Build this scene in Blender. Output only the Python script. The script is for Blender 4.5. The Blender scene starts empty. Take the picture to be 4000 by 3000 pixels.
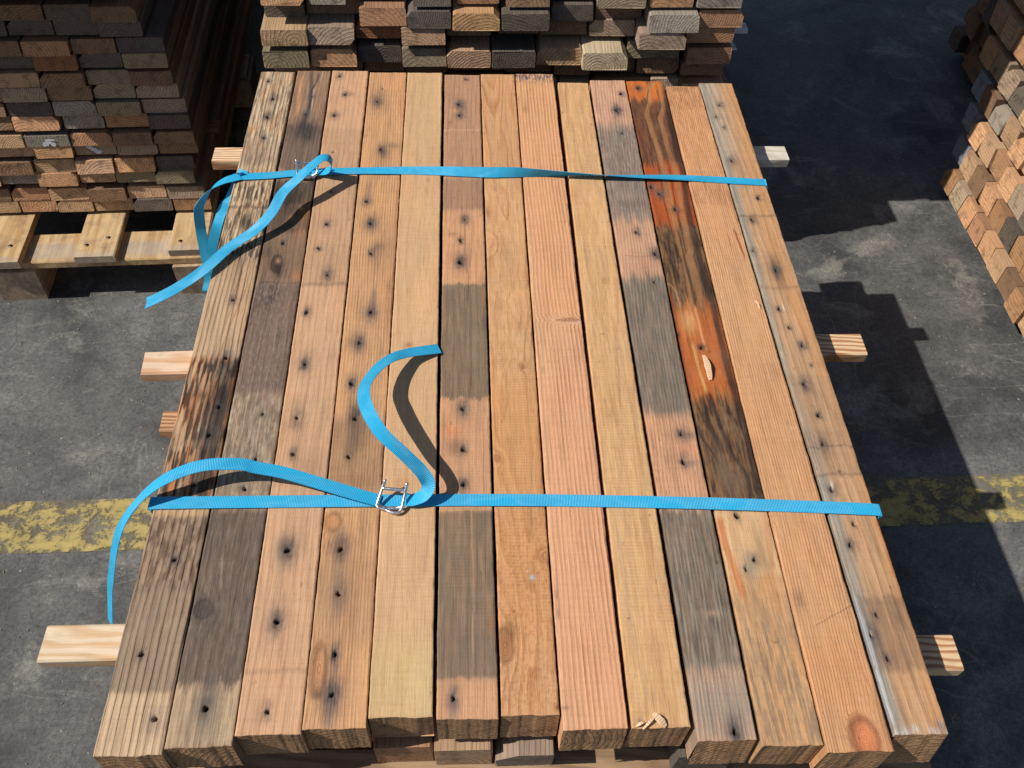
import bpy, bmesh, math, random
import numpy as np
from mathutils import Vector, Matrix

scene = bpy.context.scene
COL = scene.collection
R = math.radians

# ---------------------------------------------------------------- camera, light, exposure
cam_d = bpy.data.cameras.new('camera')
cam = bpy.data.objects.new('camera', cam_d)
COL.objects.link(cam)
cam_d.sensor_width = 36.0
cam_d.lens = 31.5
cam_d.clip_start = 0.05
cam_d.clip_end = 500
rx = Vector((0.99891597, -0.03210262, 0.0337091))
uy = Vector((0.00369607, 0.77656382, 0.63002776))
fw = Vector((0.04640281, 0.6292202, -0.77584066))
cam.matrix_world = Matrix(((rx.x, uy.x, -fw.x, -0.06594), (rx.y, uy.y, -fw.y, -0.99505),
                           (rx.z, uy.z, -fw.z, 1.76957), (0, 0, 0, 1)))
scene.camera = cam

SUN_TRAVEL = Vector((0.90, 0.13, -1.0)).normalized()
SUN_ELEV = math.asin(-SUN_TRAVEL.z)
world = bpy.data.worlds.new('World')
scene.world = world
world.use_nodes = True
wn = world.node_tree
wn.nodes.clear()
w_out = wn.nodes.new('ShaderNodeOutputWorld')
w_bg = wn.nodes.new('ShaderNodeBackground')
w_sky = wn.nodes.new('ShaderNodeTexSky')
w_sky.sky_type = 'NISHITA'
w_sky.sun_disc = False
w_sky.sun_elevation = SUN_ELEV
w_sky.sun_rotation = math.atan2(-SUN_TRAVEL.x, -SUN_TRAVEL.y)
w_bg.inputs['Strength'].default_value = 0.072
wn.links.new(w_sky.outputs[0], w_bg.inputs[0])
wn.links.new(w_bg.outputs[0], w_out.inputs[0])

sun_d = bpy.data.lights.new('sun', 'SUN')
sun_d.energy = 5.0
sun_d.angle = R(0.53)
sun_d.color = (1.0, 0.95, 0.87)
sun = bpy.data.objects.new('sun', sun_d)
sun.location = (-3, -1, 4)
sun.rotation_euler = SUN_TRAVEL.to_track_quat('-Z', 'Y').to_euler()
COL.objects.link(sun)

vs = scene.view_settings
vs.view_transform = 'Standard'
vs.look = 'None'
vs.gamma = 1.0
vs.exposure = 0.13
vs.use_curve_mapping = False

KEXP = 1.25           # photo tone of a sunlit top = albedo * KEXP


def lin1(v):
    v = v / 255.0
    return v / 12.92 if v <= 0.04045 else ((v + 0.055) / 1.055) ** 2.4


def alb(rgb, k=KEXP):
    """base colour of a thing whose sunlit top reads as this 8-bit tone"""
    return tuple(min(lin1(c) / k, 0.85) for c in rgb)


# ---------------------------------------------------------------- node helper
class G:
    def __init__(self, name):
        self.m = bpy.data.materials.new(name)
        self.m.use_nodes = True
        self.t = self.m.node_tree
        self.t.nodes.clear()
        self.out = self.t.nodes.new('ShaderNodeOutputMaterial')
        self.b = self.t.nodes.new('ShaderNodeBsdfPrincipled')
        self.t.links.new(self.b.outputs[0], self.out.inputs[0])

    def n(self, typ, **kw):
        nd = self.t.nodes.new(typ)
        for k, v in kw.items():
            setattr(nd, k, v)
        return nd

    def put(self, sock, v):
        if isinstance(v, bpy.types.NodeSocket):
            self.t.links.new(v, sock)
        elif v is not None:
            if hasattr(sock, 'default_value'):
                try:
                    sock.default_value = v
                except Exception:
                    sock.default_value = (*v, 1.0)
        return sock

    def math(self, op, a, b=None, c=None, clamp=False):
        nd = self.n('ShaderNodeMath', operation=op, use_clamp=clamp)
        self.put(nd.inputs[0], a)
        self.put(nd.inputs[1], b)
        self.put(nd.inputs[2], c)
        return nd.outputs[0]

    def vmath(self, op, a, b=None):
        nd = self.n('ShaderNodeVectorMath', operation=op)
        self.put(nd.inputs[0], a)
        self.put(nd.inputs[1], b)
        return nd.outputs[0]

    def noise(self, vec, scale, detail=2.0, rough=0.5, dist=0.0):
        nd = self.n('ShaderNodeTexNoise')
        self.put(nd.inputs['Vector'], vec)
        self.put(nd.inputs['Scale'], scale)
        self.put(nd.inputs['Detail'], detail)
        self.put(nd.inputs['Roughness'], rough)
        self.put(nd.inputs['Distortion'], dist)
        return nd.outputs['Fac']

    def ramp(self, f, stops, interp='LINEAR'):
        nd = self.n('ShaderNodeValToRGB')
        cr = nd.color_ramp
        cr.interpolation = interp
        while len(cr.elements) < len(stops):
            cr.elements.new(0.5)
        for e, (p, v) in zip(cr.elements, stops):
            e.position = p
            e.color = (v, v, v, 1) if not isinstance(v, (tuple, list)) else (*v, 1)
        self.put(nd.inputs[0], f)
        return nd.outputs[0]

    def mix(self, f, a, b, blend='MIX'):
        nd = self.n('ShaderNodeMix', data_type='RGBA', blend_type=blend)
        self.put(nd.inputs[0], f)
        self.put(nd.inputs[6], a)
        self.put(nd.inputs[7], b)
        return nd.outputs[2]

    def coord(self, what='Object'):
        return self.n('ShaderNodeTexCoord').outputs[what]

    def scale(self, vec, s):
        return self.vmath('MULTIPLY', vec, s)

    def bump(self, h, dist, strength=1.0):
        nd = self.n('ShaderNodeBump')
        nd.inputs['Strength'].default_value = strength
        nd.inputs['Distance'].default_value = dist
        self.put(nd.inputs['Height'], h)
        self.put(self.b.inputs['Normal'], nd.outputs[0])

    def base(self, col, rough=0.75, spec=0.3):
        self.put(self.b.inputs['Base Color'], col)
        self.put(self.b.inputs['Roughness'], rough)
        self.put(self.b.inputs['Specular IOR Level'], spec)


def mulc(c, k):
    return tuple(x * k for x in c)


# ---------------------------------------------------------------- object helpers
def tag(o, label=None, cat=None, group=None, kind=None):
    if label:
        o['label'] = label
    if cat:
        o['category'] = cat
    if group:
        o['group'] = group
    if kind:
        o['kind'] = kind
    return o


def link(name, mesh, parent=None, loc=(0, 0, 0), rot=(0, 0, 0)):
    o = bpy.data.objects.new(name, mesh)
    COL.objects.link(o)
    o.parent = parent
    o.location = loc
    o.rotation_euler = rot
    return o


def empty(name, loc=(0, 0, 0), rz=0.0):
    o = link(name, None, None, loc, (0, 0, rz))
    o.empty_display_size = 0.05
    return o


def np_mesh(name, verts, quads, mats, mat_idx=None, smooth=None, tris=None):
    me = bpy.data.meshes.new(name)
    verts = np.asarray(verts, np.float32)
    quads = np.asarray(quads, np.int32)
    me.vertices.add(len(verts))
    me.vertices.foreach_set('co', verts.ravel())
    me.loops.add(quads.size)
    me.loops.foreach_set('vertex_index', quads.ravel())
    me.polygons.add(len(quads))
    me.polygons.foreach_set('loop_start', np.arange(0, quads.size, 4, dtype=np.int32))
    me.polygons.foreach_set('loop_total', np.full(len(quads), 4, np.int32))
    for m in mats:
        me.materials.append(m)
    if mat_idx is not None:
        me.polygons.foreach_set('material_index', np.asarray(mat_idx, np.int32))
    if smooth is not None:
        me.polygons.foreach_set('use_smooth', np.asarray(smooth, bool))
    me.update(calc_edges=True)
    me.validate()
    return me


def grid_quads(nu, nv, off=0, flip=False):
    i = np.arange(nv - 1)[:, None] * nu + np.arange(nu - 1)[None, :] + off
    q = np.stack([i, i + 1, i + nu + 1, i + nu], -1).reshape(-1, 4)
    return q[:, ::-1] if flip else q


def vnoise(u, v, seed):
    """smooth gradient noise at (u, v), about -1..1"""
    rng = np.random.default_rng(seed)
    ang = rng.random((257, 257)) * 2 * np.pi
    GX, GY = np.cos(ang), np.sin(ang)
    u = np.asarray(u, float)
    v = np.asarray(v, float)
    iu = np.floor(u).astype(int)
    iv = np.floor(v).astype(int)
    fu = u - iu
    fv = v - iv
    su = fu * fu * fu * (fu * (fu * 6 - 15) + 10)
    sv = fv * fv * fv * (fv * (fv * 6 - 15) + 10)

    def corner(di, dj):
        i, j = (iu + di) % 257, (iv + dj) % 257
        return GX[i, j] * (fu - di) + GY[i, j] * (fv - dj)
    a = corner(0, 0) * (1 - su) + corner(1, 0) * su
    b = corner(0, 1) * (1 - su) + corner(1, 1) * su
    return (a * (1 - sv) + b * sv) * 1.7


def fbm(u, v, seed, octs=3):
    s = 0
    a = 1.0
    t = 0
    for k in range(octs):
        s = s + a * vnoise(u * 2 ** k + 11.3 * k, v * 2 ** k + 5.7 * k, seed + k)
        t += a
        a *= 0.5
    return s / t

# ---------------------------------------------------------------- measured layout (metres; stains and one painted gap shade in millimetres)
BOARDS=[
(-0.4879, -0.4114, -0.6743, -0.4971, -0.4264, 0.6931),
(-0.411, -0.3348, -0.6668, -0.4226, -0.3536, 0.6986),
(-0.3349, -0.2597, -0.6552, -0.3509, -0.2758, 0.6993),
(-0.2599, -0.1861, -0.6497, -0.2733, -0.1963, 0.6963),
(-0.1857, -0.1106, -0.6394, -0.1951, -0.1221, 0.6941),
(-0.1074, -0.0344, -0.6427, -0.1177, -0.0434, 0.6891),
(-0.0319, 0.037, -0.639, -0.0423, 0.0292, 0.6946),
(0.0383, 0.1156, -0.6569, 0.0307, 0.1107, 0.6944),
(0.1185, 0.1886, -0.6565, 0.1178, 0.1823, 0.6646),
(0.1937, 0.2637, -0.6728, 0.1859, 0.2611, 0.6766),
(0.2674, 0.3402, -0.6799, 0.2631, 0.3419, 0.6764),
(0.3405, 0.4199, -0.6887, 0.3436, 0.4147, 0.6553),
(0.4256, 0.4904, -0.6708, 0.4163, 0.4875, 0.67)]
FEATS=[
(('M',1043.3,1367.7,3,90,(208,188,158),0.8,0.44),('M',1043.3,1367.7,5,70,(96,80,68),0.7,0.56),('M',780.2,1367.7,4,60,(196,128,66),0.6,0.64),('B',1058.1,1132.1,(140,116,96),0.5,12,0.4),('M',798.6,1006.8,3,45,(214,192,158),0.8,0.52),('M',798.6,1006.8,5,50,(64,52,44),0.85,0.54),('B',932.2,940.8,(70,56,48),0.6,3,0.4),('L',((10.2,823.4),(43.9,811),(47,762.1),(42.4,712.2)),1.6,(110,70,45),0.7,2),('L',((62.6,798.7),(61.7,732.5),(48,650.7),(40.5,577.1)),1.5,(130,84,52),0.7,2),('L',((48.5,780.2),(49.2,720.9),(38.4,637.2),(32.1,559.5)),1.3,(128,86,56),0.6,2),('H',20.4,1331.5,2,13,0.75),('H',38.6,1269.4,3,12,0.6),('H',35.2,1208.7,4,16,0.8),('H',36.9,1140.4,3,12,0.7),('H',45.1,707.9,2.6,7,0.6),('H',52.7,584.7,2.6,20,0.9),('S',54.5,515.7,18,16,(44,40,40),0.95),('S',25.6,511.1,14,10,(60,52,46),0.7),('M',333.6,582.7,4,80,(186,112,54),0.8,0.52),('M',333.6,582.7,5,60,(44,36,32),0.92,0.52),('S',58.7,457.3,9,42,(34,30,32),0.95),('S',38.8,478.1,4,30,(40,34,32),0.8),('B',417.4,430.6,(170,140,110),0.4,5,0.4),('B',362.3,378.9,(70,54,44),0.35,6,0.4),('H',56.7,490.8,3.2,9,0.8),('H',51.8,439.3,3,8,0.9),('H',45.4,357,3,9,0.8),('B',305.8,316.7,(190,152,112),0.8,2,0.4),('B',70.6,305,(132,110,92),0.75,4,0.4),('M',199.9,304.2,6,30,(84,62,48),0.7,0.52),('M',70.6,200.4,14,50,(152,130,108),0.6,0.45),('H',41.4,242.1,2.4,9,0.5),('H',27.1,116.7,2.6,9,0.7),('H',57.6,40.1,2.8,11,0.5),('B',-5.7,69.2,(200,170,136),0.75,4,0.4),('S',57.2,37.2,11,16,(130,110,100),0.5),('L',((59.6,577.5),(57.6,496.7),(56.8,426),(53.7,353.8)),24,(40,34,31),0.8,12),('S',37.4,898.4,14,30,(50,42,38),0.75),('S',37.8,823.5,12,26,(52,44,38),0.6),('S',20.6,478.2,10,40,(120,72,38),0.5),),
(('B',1173.1,1371.6,(150,116,92),0.5,6,2),('L',((11,1342.6),(13.6,1269.5),(15.2,1208.5)),6,(206,150,100),0.7,3),('L',((29.9,1361.9),(36.3,1297),(38.3,1226.1),(31.4,1172.9)),7,(66,58,56),0.85,3),('L',((54.8,1362.5),(53.4,1334.2),(41.4,1310.8),(41.5,1270.1),(45,1209),(43.5,1175.2)),2,(176,158,140),0.95,1),('L',((46.5,1352.8),(46.5,1324.8),(36.3,1297),(37.9,1230.4)),3,(40,38,40),0.9,1.5),('B',1036.3,1173,(104,86,76),0.8,6,1.5),('S',42.3,1162.7,26,30,(52,50,54),0.75),('S',45.6,1142.3,9,20,(44,44,48),0.8),('B',935.8,1003.7,(46,42,40),0.85,8,1),('B',861.4,935.8,(58,50,42),0.75,8,1.5),('S',65.2,915.4,12,30,(150,96,52),0.6),('S',40,901.5,6,8,(196,150,80),0.5),('S',55.2,925.6,3,3,(220,180,100),0.8),('B',741.3,861.5,(122,96,74),0.7,10,1.5),('K',27.8,785.1,9,20,(44,38,36),0.95),('S',29.2,791.3,3.5,6,(190,140,104),0.9),('S',34.3,766.8,5,16,(24,22,24),0.9),('S',64.9,754.8,7,10,(190,130,84),0.7),('S',57.6,861.6,8,14,(170,110,70),0.5),('L',((10.3,742.7),(37.6,739.2),(72.9,738.4)),2.2,(70,50,38),0.8,1),('B',505.5,736.9,(104,86,78),0.8,10,1.5),('S',27.2,707.7,9,26,(58,50,50),0.85),('S',11.4,719.2,5,30,(54,48,48),0.7),('M',505.5,742.8,3,12,(142,122,110),0.6,0.58),('B',329.3,503.1,(150,130,108),0.75,20,1),('M',329.3,503.1,3,26,(186,168,142),0.6,0.52),('M',329.3,503.1,6,30,(104,86,70),0.5,0.58),('H',45.9,468.9,2.6,8,0.3),('H',46.7,390.1,2.6,11,0.5),('H',38,341.6,2.6,9,0.4),('S',62.8,415.6,5,8,(110,92,78),0.7),('H',32.8,835.5,2.4,9,0.8),('H',34.9,1211,2.2,10,0.7),('H',40.8,1272.3,1.6,6,0.5),('B',69.9,307.3,(84,74,68),0.85,5,1),('M',69.9,307.3,3,26,(128,112,98),0.5,0.6),('L',((25.6,237.8),(29.7,193.1)),2,(176,156,130),0.5,1),('K',13.7,166.8,11,13,(66,56,52),0.7),('B',-1.1,68.9,(186,160,126),0.85,3,2),('S',39.3,62.2,8,24,(104,92,82),0.6),('M',-1.1,66.8,5,30,(150,130,108),0.5,0.55),('H',36.5,43,3.2,20,0.55),('S',22,960.4,22,46,(34,31,30),0.85),('S',11.2,816.3,14,24,(60,48,40),0.6),('S',29.6,1166.7,16,30,(48,44,44),0.6),),
(('H',16.7,1333.7,2.8,12,0.85),('H',32.5,1267.8,2.4,9,0.8),('H',16.4,1196.9,2,8,0.8),('H',24.3,1077.4,1.8,3,0.5),('S',45.2,1268.9,6,6,(104,92,84),0.5),('B',725.5,1152.2,(182,144,110),0.6,3,0.4),('B',718.9,727.8,(126,100,78),0.5,3,0.4),('H',29.6,961.3,2,3,0.5),('H',29.6,872.9,2.2,12,0.7),('H',21.1,811.4,2.4,9,0.7),('H',41.1,745.8,2,11,0.65),('H',15.4,661.1,2.6,14,0.8),('H',23,551.7,2.6,15,0.8),('H',22.3,450,2.6,14,0.75),('H',23.7,386.7,2.5,14,0.7),('H',32.9,234.8,3,16,0.85),('H',30.8,136.4,3.2,16,0.8),('H',33.2,25.8,2.4,14,0.6),('S',25.2,237.7,6,14,(90,82,78),0.6),('B',437.3,491.2,(188,150,114),0.5,10,0.4),('S',49.1,362.4,20,40,(150,116,88),0.5),('B',70.4,76.6,(150,118,92),0.4,3,0.4),('L',((13.6,102.2),(15.2,225.3)),1,(140,96,68),0.5,0.7),('L',((29.9,225.1),(42.8,73.4)),1.1,(160,110,80),0.4,0.7),),
(('H',29.5,1286,1.6,2,0.4),('H',21.6,1239.9,2.2,14,0.8),('H',35.8,1083,2.2,14,0.8),('S',24.1,1264.5,8,26,(150,122,100),0.6),('S',41.2,1071.2,9,18,(78,66,60),0.7),('S',54.5,1095.2,14,10,(120,98,82),0.6),('H',18.4,930.5,2.3,11,0.7),('H',29.2,870.9,2.8,16,0.85),('H',33.6,794.3,2.6,16,0.85),('H',41.4,656.5,2.5,15,0.8),('H',26.8,591.4,3,17,0.85),('H',20.7,509.2,3.6,18,0.9),('S',19,959,7,32,(128,104,88),0.6),('S',45.1,809.6,10,14,(104,86,76),0.6),('S',43.1,687.9,5,20,(96,84,78),0.6),('S',15,590.9,10,16,(112,92,78),0.5),('S',64.1,819.4,16,60,(156,118,86),0.5),('S',72.8,667.8,12,70,(150,116,88),0.5),('H',30.9,443.2,2.8,26,0.85),('H',26,376.1,2.5,14,0.8),('H',26.3,230.2,3,18,0.8),('B',314.9,440.5,(150,116,88),0.65,14,0.4),('S',35,408.6,12,26,(96,80,68),0.6),('S',41.6,335.3,20,14,(140,104,72),0.5),('K',12.2,271.3,11,14,(196,136,84),0.7),('S',15,236.9,18,12,(140,104,78),0.5),('H',28.4,167.6,3,18,0.85),('H',30.7,88.6,3,20,0.9),('H',31.2,39.3,3,18,0.9),('S',16.7,39.5,7,5,(92,80,74),0.75),('S',30.1,21.5,4,26,(110,98,96),0.7),('S',28.7,147.8,4,16,(120,104,98),0.6),('B',98.2,218.5,(172,132,98),0.5,14,0.4),('K',12.4,70.1,9,30,(176,118,78),0.5),),
(('B',1046.4,1332.6,(200,166,122),0.5,40,0.4),('S',49.6,979,4,5,(150,100,66),0.5),('S',27,573.8,6,5,(150,96,60),0.75),('S',47.8,949.7,5,16,(176,132,84),0.5),('L',((66.5,1321.4),(72,1062.4),(73.4,746.4)),3,(224,190,140),0.5,2),('B',116,279.4,(212,170,128),0.7,40,0.4),('B',-3.6,86.5,(204,178,126),0.7,40,0.4),('L',((25.4,207.2),(20.4,136.5),(15.8,70.9),(13.3,2.7)),2.2,(170,134,96),0.5,1.5),('S',27.9,316,10,12,(184,134,84),0.5),('S',45,686.4,20,90,(218,172,122),0.4),),
(('B',896.9,1330.4,(172,132,104),0.75,10,0.4),('H',45.3,1316.5,2.4,11,0.8),('H',29.9,1224.9,2.6,12,0.85),('H',31.1,1187.8,2.4,10,0.85),('S',18.5,1202.8,5,6,(206,160,116),0.8),('S',11,1164,4,8,(150,106,70),0.6),('S',41.4,1211.9,6,22,(120,96,84),0.5),('B',1137.1,1141.2,(206,170,140),0.6,1.5,0.4),('L',((41.9,1106.4),(42,957.4),(42.8,903.9)),1.6,(190,150,110),0.6,1),('B',902.1,986.7,(150,116,94),0.6,6,0.4),('B',713.4,893.4,(208,154,112),0.8,12,0.4),('H',38.7,875.3,2,11,0.7),('H',31.1,819.5,2.8,13,0.85),('H',30.5,765.3,3.6,14,0.9),('S',16.8,835.9,10,5,(120,92,76),0.5),('B',472.1,711.6,(110,95,78),0.9,3,0.8),('L',((54.9,710.5),(54.7,552),(61.2,474.8)),12,(134,116,92),0.6,5),('M',472.1,711.6,8,14,(128,112,90),0.5,0.5),('L',((38.1,886.6),(38.6,793.7),(44.4,710.5),(45.2,578.2),(42.2,474.9)),1.2,(88,72,56),0.6,0.8),('H',33.6,452.3,2.4,11,0.8),('H',33.7,379.3,2.8,13,0.85),('H',33.4,320.9,2.6,12,0.85),('S',17.8,411.8,14,12,(216,140,96),0.7),('S',19.6,382.7,12,14,(120,92,74),0.6),('B',48.2,278.3,(110,99,82),0.88,3,0.4),('B',48.9,117.9,(128,106,90),0.6,20,0.4),('S',66.5,115.8,5,12,(150,104,72),0.7),('S',59.7,132.7,10,12,(140,108,84),0.5),('H',19.9,24.2,2.6,14,0.8),('S',18.7,11.6,5,18,(130,112,108),0.6),('L',((43.8,277.8),(44.9,155.3),(42.9,56.6),(43.7,0.8)),1.2,(196,164,128),0.45,0.8),),
(('K',22.6,957.9,5,8,(190,130,100),0.6),('K',5.1,809.6,7,12,(214,150,112),0.7),('S',4.9,890.1,5,16,(130,88,60),0.6),('K',48.4,530,4,5,(130,80,50),0.7),('M',497.3,983.9,12,60,(214,170,122),0.5,0.5),('M',497.3,715.9,7,24,(184,140,92),0.5,0.55),('B',301.6,495.3,(204,146,88),0.5,40,0.4),('K',6.3,360.9,5,6,(150,96,60),0.5),('B',99.7,279.3,(206,144,90),0.5,40,0.4),('M',6.2,279.3,3,8,(170,104,60),0.4,0.58),('S',45.9,175.2,2.6,3,(168,206,226),0.95),('S',39.8,184.3,1,1.5,(210,220,224),0.8),('K',6.7,85.5,10,22,(150,96,58),0.7),('S',15.2,103.3,8,14,(120,84,52),0.6),('S',66.7,8.3,4,4,(104,66,48),0.8),('S',20.3,128.8,1.6,1.6,(70,48,36),0.9),('K',65.9,205.6,5,6,(190,136,92),0.6),),
(('B',1337.6,1349,(96,104,118),0.8,3,2),('M',1319.6,1349,3,20,(70,64,64),0.7,0.5),('B',1164.1,1324.3,(214,160,108),0.5,20,0.4),('B',658,1164.2,(218,158,114),0.6,20,0.4),('K',56.3,644.5,17,3,(176,116,84),0.75),('S',68.1,638.4,12,3.5,(228,180,150),0.8),('L',((3.4,860.9),(8.6,565.8),(6.5,464.5),(0.6,84.6),(5.7,8.4)),5,(200,164,126),0.7,2),('B',7.9,538,(220,160,122),0.5,60,0.4),('S',9.1,540.1,2,6,(120,96,76),0.5),('S',4.8,143.7,2,8,(110,88,70),0.6),('S',4,167.9,2,8,(104,84,68),0.6),('S',13.6,1223.9,6,14,(150,112,84),0.5),('S',4,25.3,6,2,(110,84,60),0.6),),
(('M',1.9,1325.7,7,120,(222,178,122),0.55,0.5),('M',1.9,1325.7,4,60,(190,144,96),0.4,0.56),('S',59.2,1174,1.5,2.2,(90,66,48),0.8),('S',1.1,1213.9,3,2,(120,90,64),0.6),('K',41.3,733.8,3,8,(190,130,90),0.5),('S',25.4,614,2.4,1,(50,36,28),0.9),('L',((69.3,1317),(68.6,1165.7),(67,1044.4)),3,(150,112,88),0.6,1),('S',7.2,958.6,5,24,(196,136,90),0.6),('L',((11.9,309.4),(11.2,148.7),(21.1,35.7)),3,(188,158,128),0.5,2),('S',11.2,134.2,2,1,(80,60,44),0.8),('S',10,7.7,2.5,3.5,(112,104,110),0.8),('S',56.3,282.3,1.4,1.6,(90,64,44),0.8),),
(('B',1182.4,1349.2,(206,160,132),0.7,10,0.4),('H',58.7,1299.7,3.6,13,0.85),('H',44.2,1241,3.2,17,0.9),('H',46.9,1163.8,2.2,11,0.7),('S',44.5,1243.2,12,5,(70,62,62),0.6),('B',903.4,1188.9,(120,110,102),0.9,22,3),('M',903.4,1188.9,3,30,(160,146,132),0.5,0.55),('S',37.7,972.2,20,12,(164,138,120),0.5),('S',37.2,948.9,24,10,(96,86,80),0.5),('B',768.6,900,(196,152,122),0.7,14,3),('H',39.2,872.9,2.6,11,0.8),('H',64.3,817.3,3.4,11,0.9),('H',53.2,748.7,2.4,14,0.75),('L',((5.5,815.5),(35.6,809.2),(74.1,815.8)),1.6,(170,110,84),0.6,1.5),('S',44.5,793.5,18,8,(212,150,120),0.6),('S',56,750.3,16,16,(104,98,92),0.5),('B',471,759.4,(104,98,88),0.92,16,2.5),('M',471,759.4,3,60,(136,128,114),0.45,0.55),('B',329.9,467.4,(204,150,112),0.6,10,0.4),('H',49.3,434.8,2.4,9,0.7),('H',45.1,385.3,3.6,12,0.9),('S',62,432.4,9,7,(90,84,78),0.6),('S',49.5,401.1,7,6,(110,98,90),0.6),('S',57.6,383.5,8,6,(120,104,94),0.6),('S',57.9,407.7,14,10,(214,142,110),0.6),('B',81.1,308.4,(98,91,80),0.92,8,2),('B',1.5,81.1,(150,136,122),0.85,40,0.4),('M',1.5,308.4,3,70,(160,148,132),0.5,0.54),('S',44.1,156.4,10,4,(176,144,122),0.7),('S',70.1,103.5,7,6,(176,144,122),0.7),('H',46.1,10,3,11,0.85),('S',44.8,18.8,2,12,(70,74,82),0.7),('S',64.4,226.9,1.8,2,(40,38,36),0.9),),
(('B',322.8,1357,(98,68,46),0.96,4,2),('M',330.9,1357,3,45,(58,40,30),0.85,0.5),('M',330.9,1357,4,60,(140,104,66),0.55,0.56),('B',1286.3,1359.4,(208,112,46),0.92,6,3),('B',1080.8,1285.1,(110,62,44),0.6,8,2),('B',899.8,1077,(176,82,32),0.92,8,4),('B',518.7,698.2,(186,102,48),0.92,10,4),('L',((54,1352.6),(38.9,1319.4),(38.7,1287.4),(25.5,1246.9),(28.4,1190.8),(33.6,1108.6),(35.7,1053.8),(33.8,990.9),(34.7,902.5),(37.9,807.1),(33.3,698.2)),9,(184,132,84),0.72,4),('L',((74.3,1353),(61.1,1306.1),(65.2,1269.8),(50.5,1221.1),(51.7,1165.9),(53.6,1092.9),(57.5,1054),(53.1,962.1),(48.7,832.8),(48.1,698.2)),8,(172,120,76),0.66,4),('L',((40.1,1324.1),(32.2,1278.2),(20.5,1242.4),(22.8,1186.4),(28.1,1104.5),(23.8,954.7),(26.3,832.7)),1.6,(56,32,24),0.9,1),('L',((58.3,1324.5),(58.5,1265.2),(44.7,1225.4),(45.3,1165.8),(48,1088.9),(42.6,954.9),(42,832.7)),1.6,(64,40,28),0.9,1),('L',((78.4,1353.1),(69.2,1234.5),(68.9,1129.2),(70.9,1054.2),(63.2,937.4),(63.4,788.4),(67.1,698.2),(66.7,562),(69.5,485.7),(71.7,394.1),(69.2,322.3)),9,(50,36,30),0.92,4),('S',21.4,1328.4,6,8,(88,64,44),0.85),('H',21.9,1328.4,2.4,6,0.7),('S',-4,1165.1,10,40,(124,60,34),0.75),('H',6.4,1007.2,3.4,8,0.85),('H',19,987.1,3.4,9,0.9),('H',42.1,944.3,4,12,0.9),('S',45.1,940.8,16,7,(120,72,36),0.6),('L',((36.7,885.5),(38.1,794.5),(38.5,704)),3,(36,26,22),0.9,2),('L',((17.5,878.7),(15.5,819.8),(17.1,757.4)),5,(40,28,24),0.8,4),('L',((-4.5,757.4),(10.5,742.3),(12.2,698.2)),2.5,(176,132,80),0.85,1),('L',((1.8,727.4),(-0.5,655.7),(-0.7,601.4),(-0.6,527)),4,(134,62,28),0.85,2),('S',19.9,666.9,10,24,(222,166,108),0.9),('L',((37.1,695.3),(36.4,641.8),(39,609.2)),3,(232,166,118),0.85,1.5),('L',((20.1,617.3),(21.1,575.1),(23.9,521.9)),4,(218,164,100),0.9,1.5),('S',-1.2,637.7,3,6,(40,28,22),0.9),('S',33.4,611.9,7,5,(56,40,28),0.9),('H',32.9,609.3,2.5,6,0.8),('S',43.7,601.2,2.6,3,(110,66,34),0.8),('S',66.5,535.4,6,7,(60,40,28),0.8),('L',((-0.1,448.6),(7.3,425.8),(25.2,381.5),(28.8,362.2)),3,(38,28,24),0.9,1.5),('L',((29,517.4),(33.4,467),(43,407.6),(56.3,372.6),(54.9,330.7)),5,(38,28,24),0.9,4),('L',((16.1,510.1),(17.4,462.4),(30,407.7)),5,(46,34,28),0.8,4),('S',25.4,372.9,10,34,(124,102,80),0.85),('S',44.7,360,8,24,(118,96,76),0.8),('B',215.3,311.5,(214,174,130),0.8,3,0.4),('L',((4.6,299),(4.7,262),(10.8,222.7),(15.4,187.1)),8,(192,114,66),0.85,2.5),('L',((12.5,222.6),(15.7,204.8),(15.7,155.9)),3,(206,140,90),0.6,2),('H',31.1,304.6,4,9,0.7),('H',40.9,237.9,2.6,8,0.5),('H',26.3,224.6,2.4,7,0.5),('S',33.4,226.4,9,22,(150,140,124),0.6),('M',0,187.1,5,60,(166,136,104),0.6,0.5),('M',-0.3,152.4,4,50,(124,108,96),0.55,0.54),('S',61.3,184.6,2,9,(110,80,58),0.8),('S',43.6,124,3,1.2,(90,66,48),0.8),('L',((71.9,310.2),(59.1,204.2),(68.8,86.1)),6,(214,152,104),0.5,4),),  # long dark right-edge streak paints the shade of the gap and wane
(('M',964.2,1339.2,3,50,(176,116,78),0.6,0.5),('M',1266.2,1339.2,2.5,40,(128,72,46),0.7,0.5),('B',1037.8,1339.2,(214,158,110),0.4,30,0.4),('L',((60.4,895),(63.2,861.6),(65.7,822.7)),3.2,(140,66,38),0.9,1),('L',((46,884.8),(47.3,855)),1.2,(170,90,60),0.7,0.8),('B',623.2,816.2,(204,160,116),0.4,30,0.4),('S',63.8,458.7,9,1,(220,180,140),0.9),('K',44.8,14.2,15,24,(206,118,74),0.85),('S',45.2,15.6,7,11,(222,136,92),0.7),('S',71.9,50.3,4,22,(140,94,62),0.6),('S',71.5,17.9,4,20,(150,100,64),0.6),('L',((74.8,179.7),(48.2,166.3),(21.8,152.3)),0.9,(120,84,58),0.8,0.6),('S',11.1,189.5,6,14,(120,98,76),0.6),('B',47.8,134.8,(206,144,94),0.4,20,0.4),),
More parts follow.
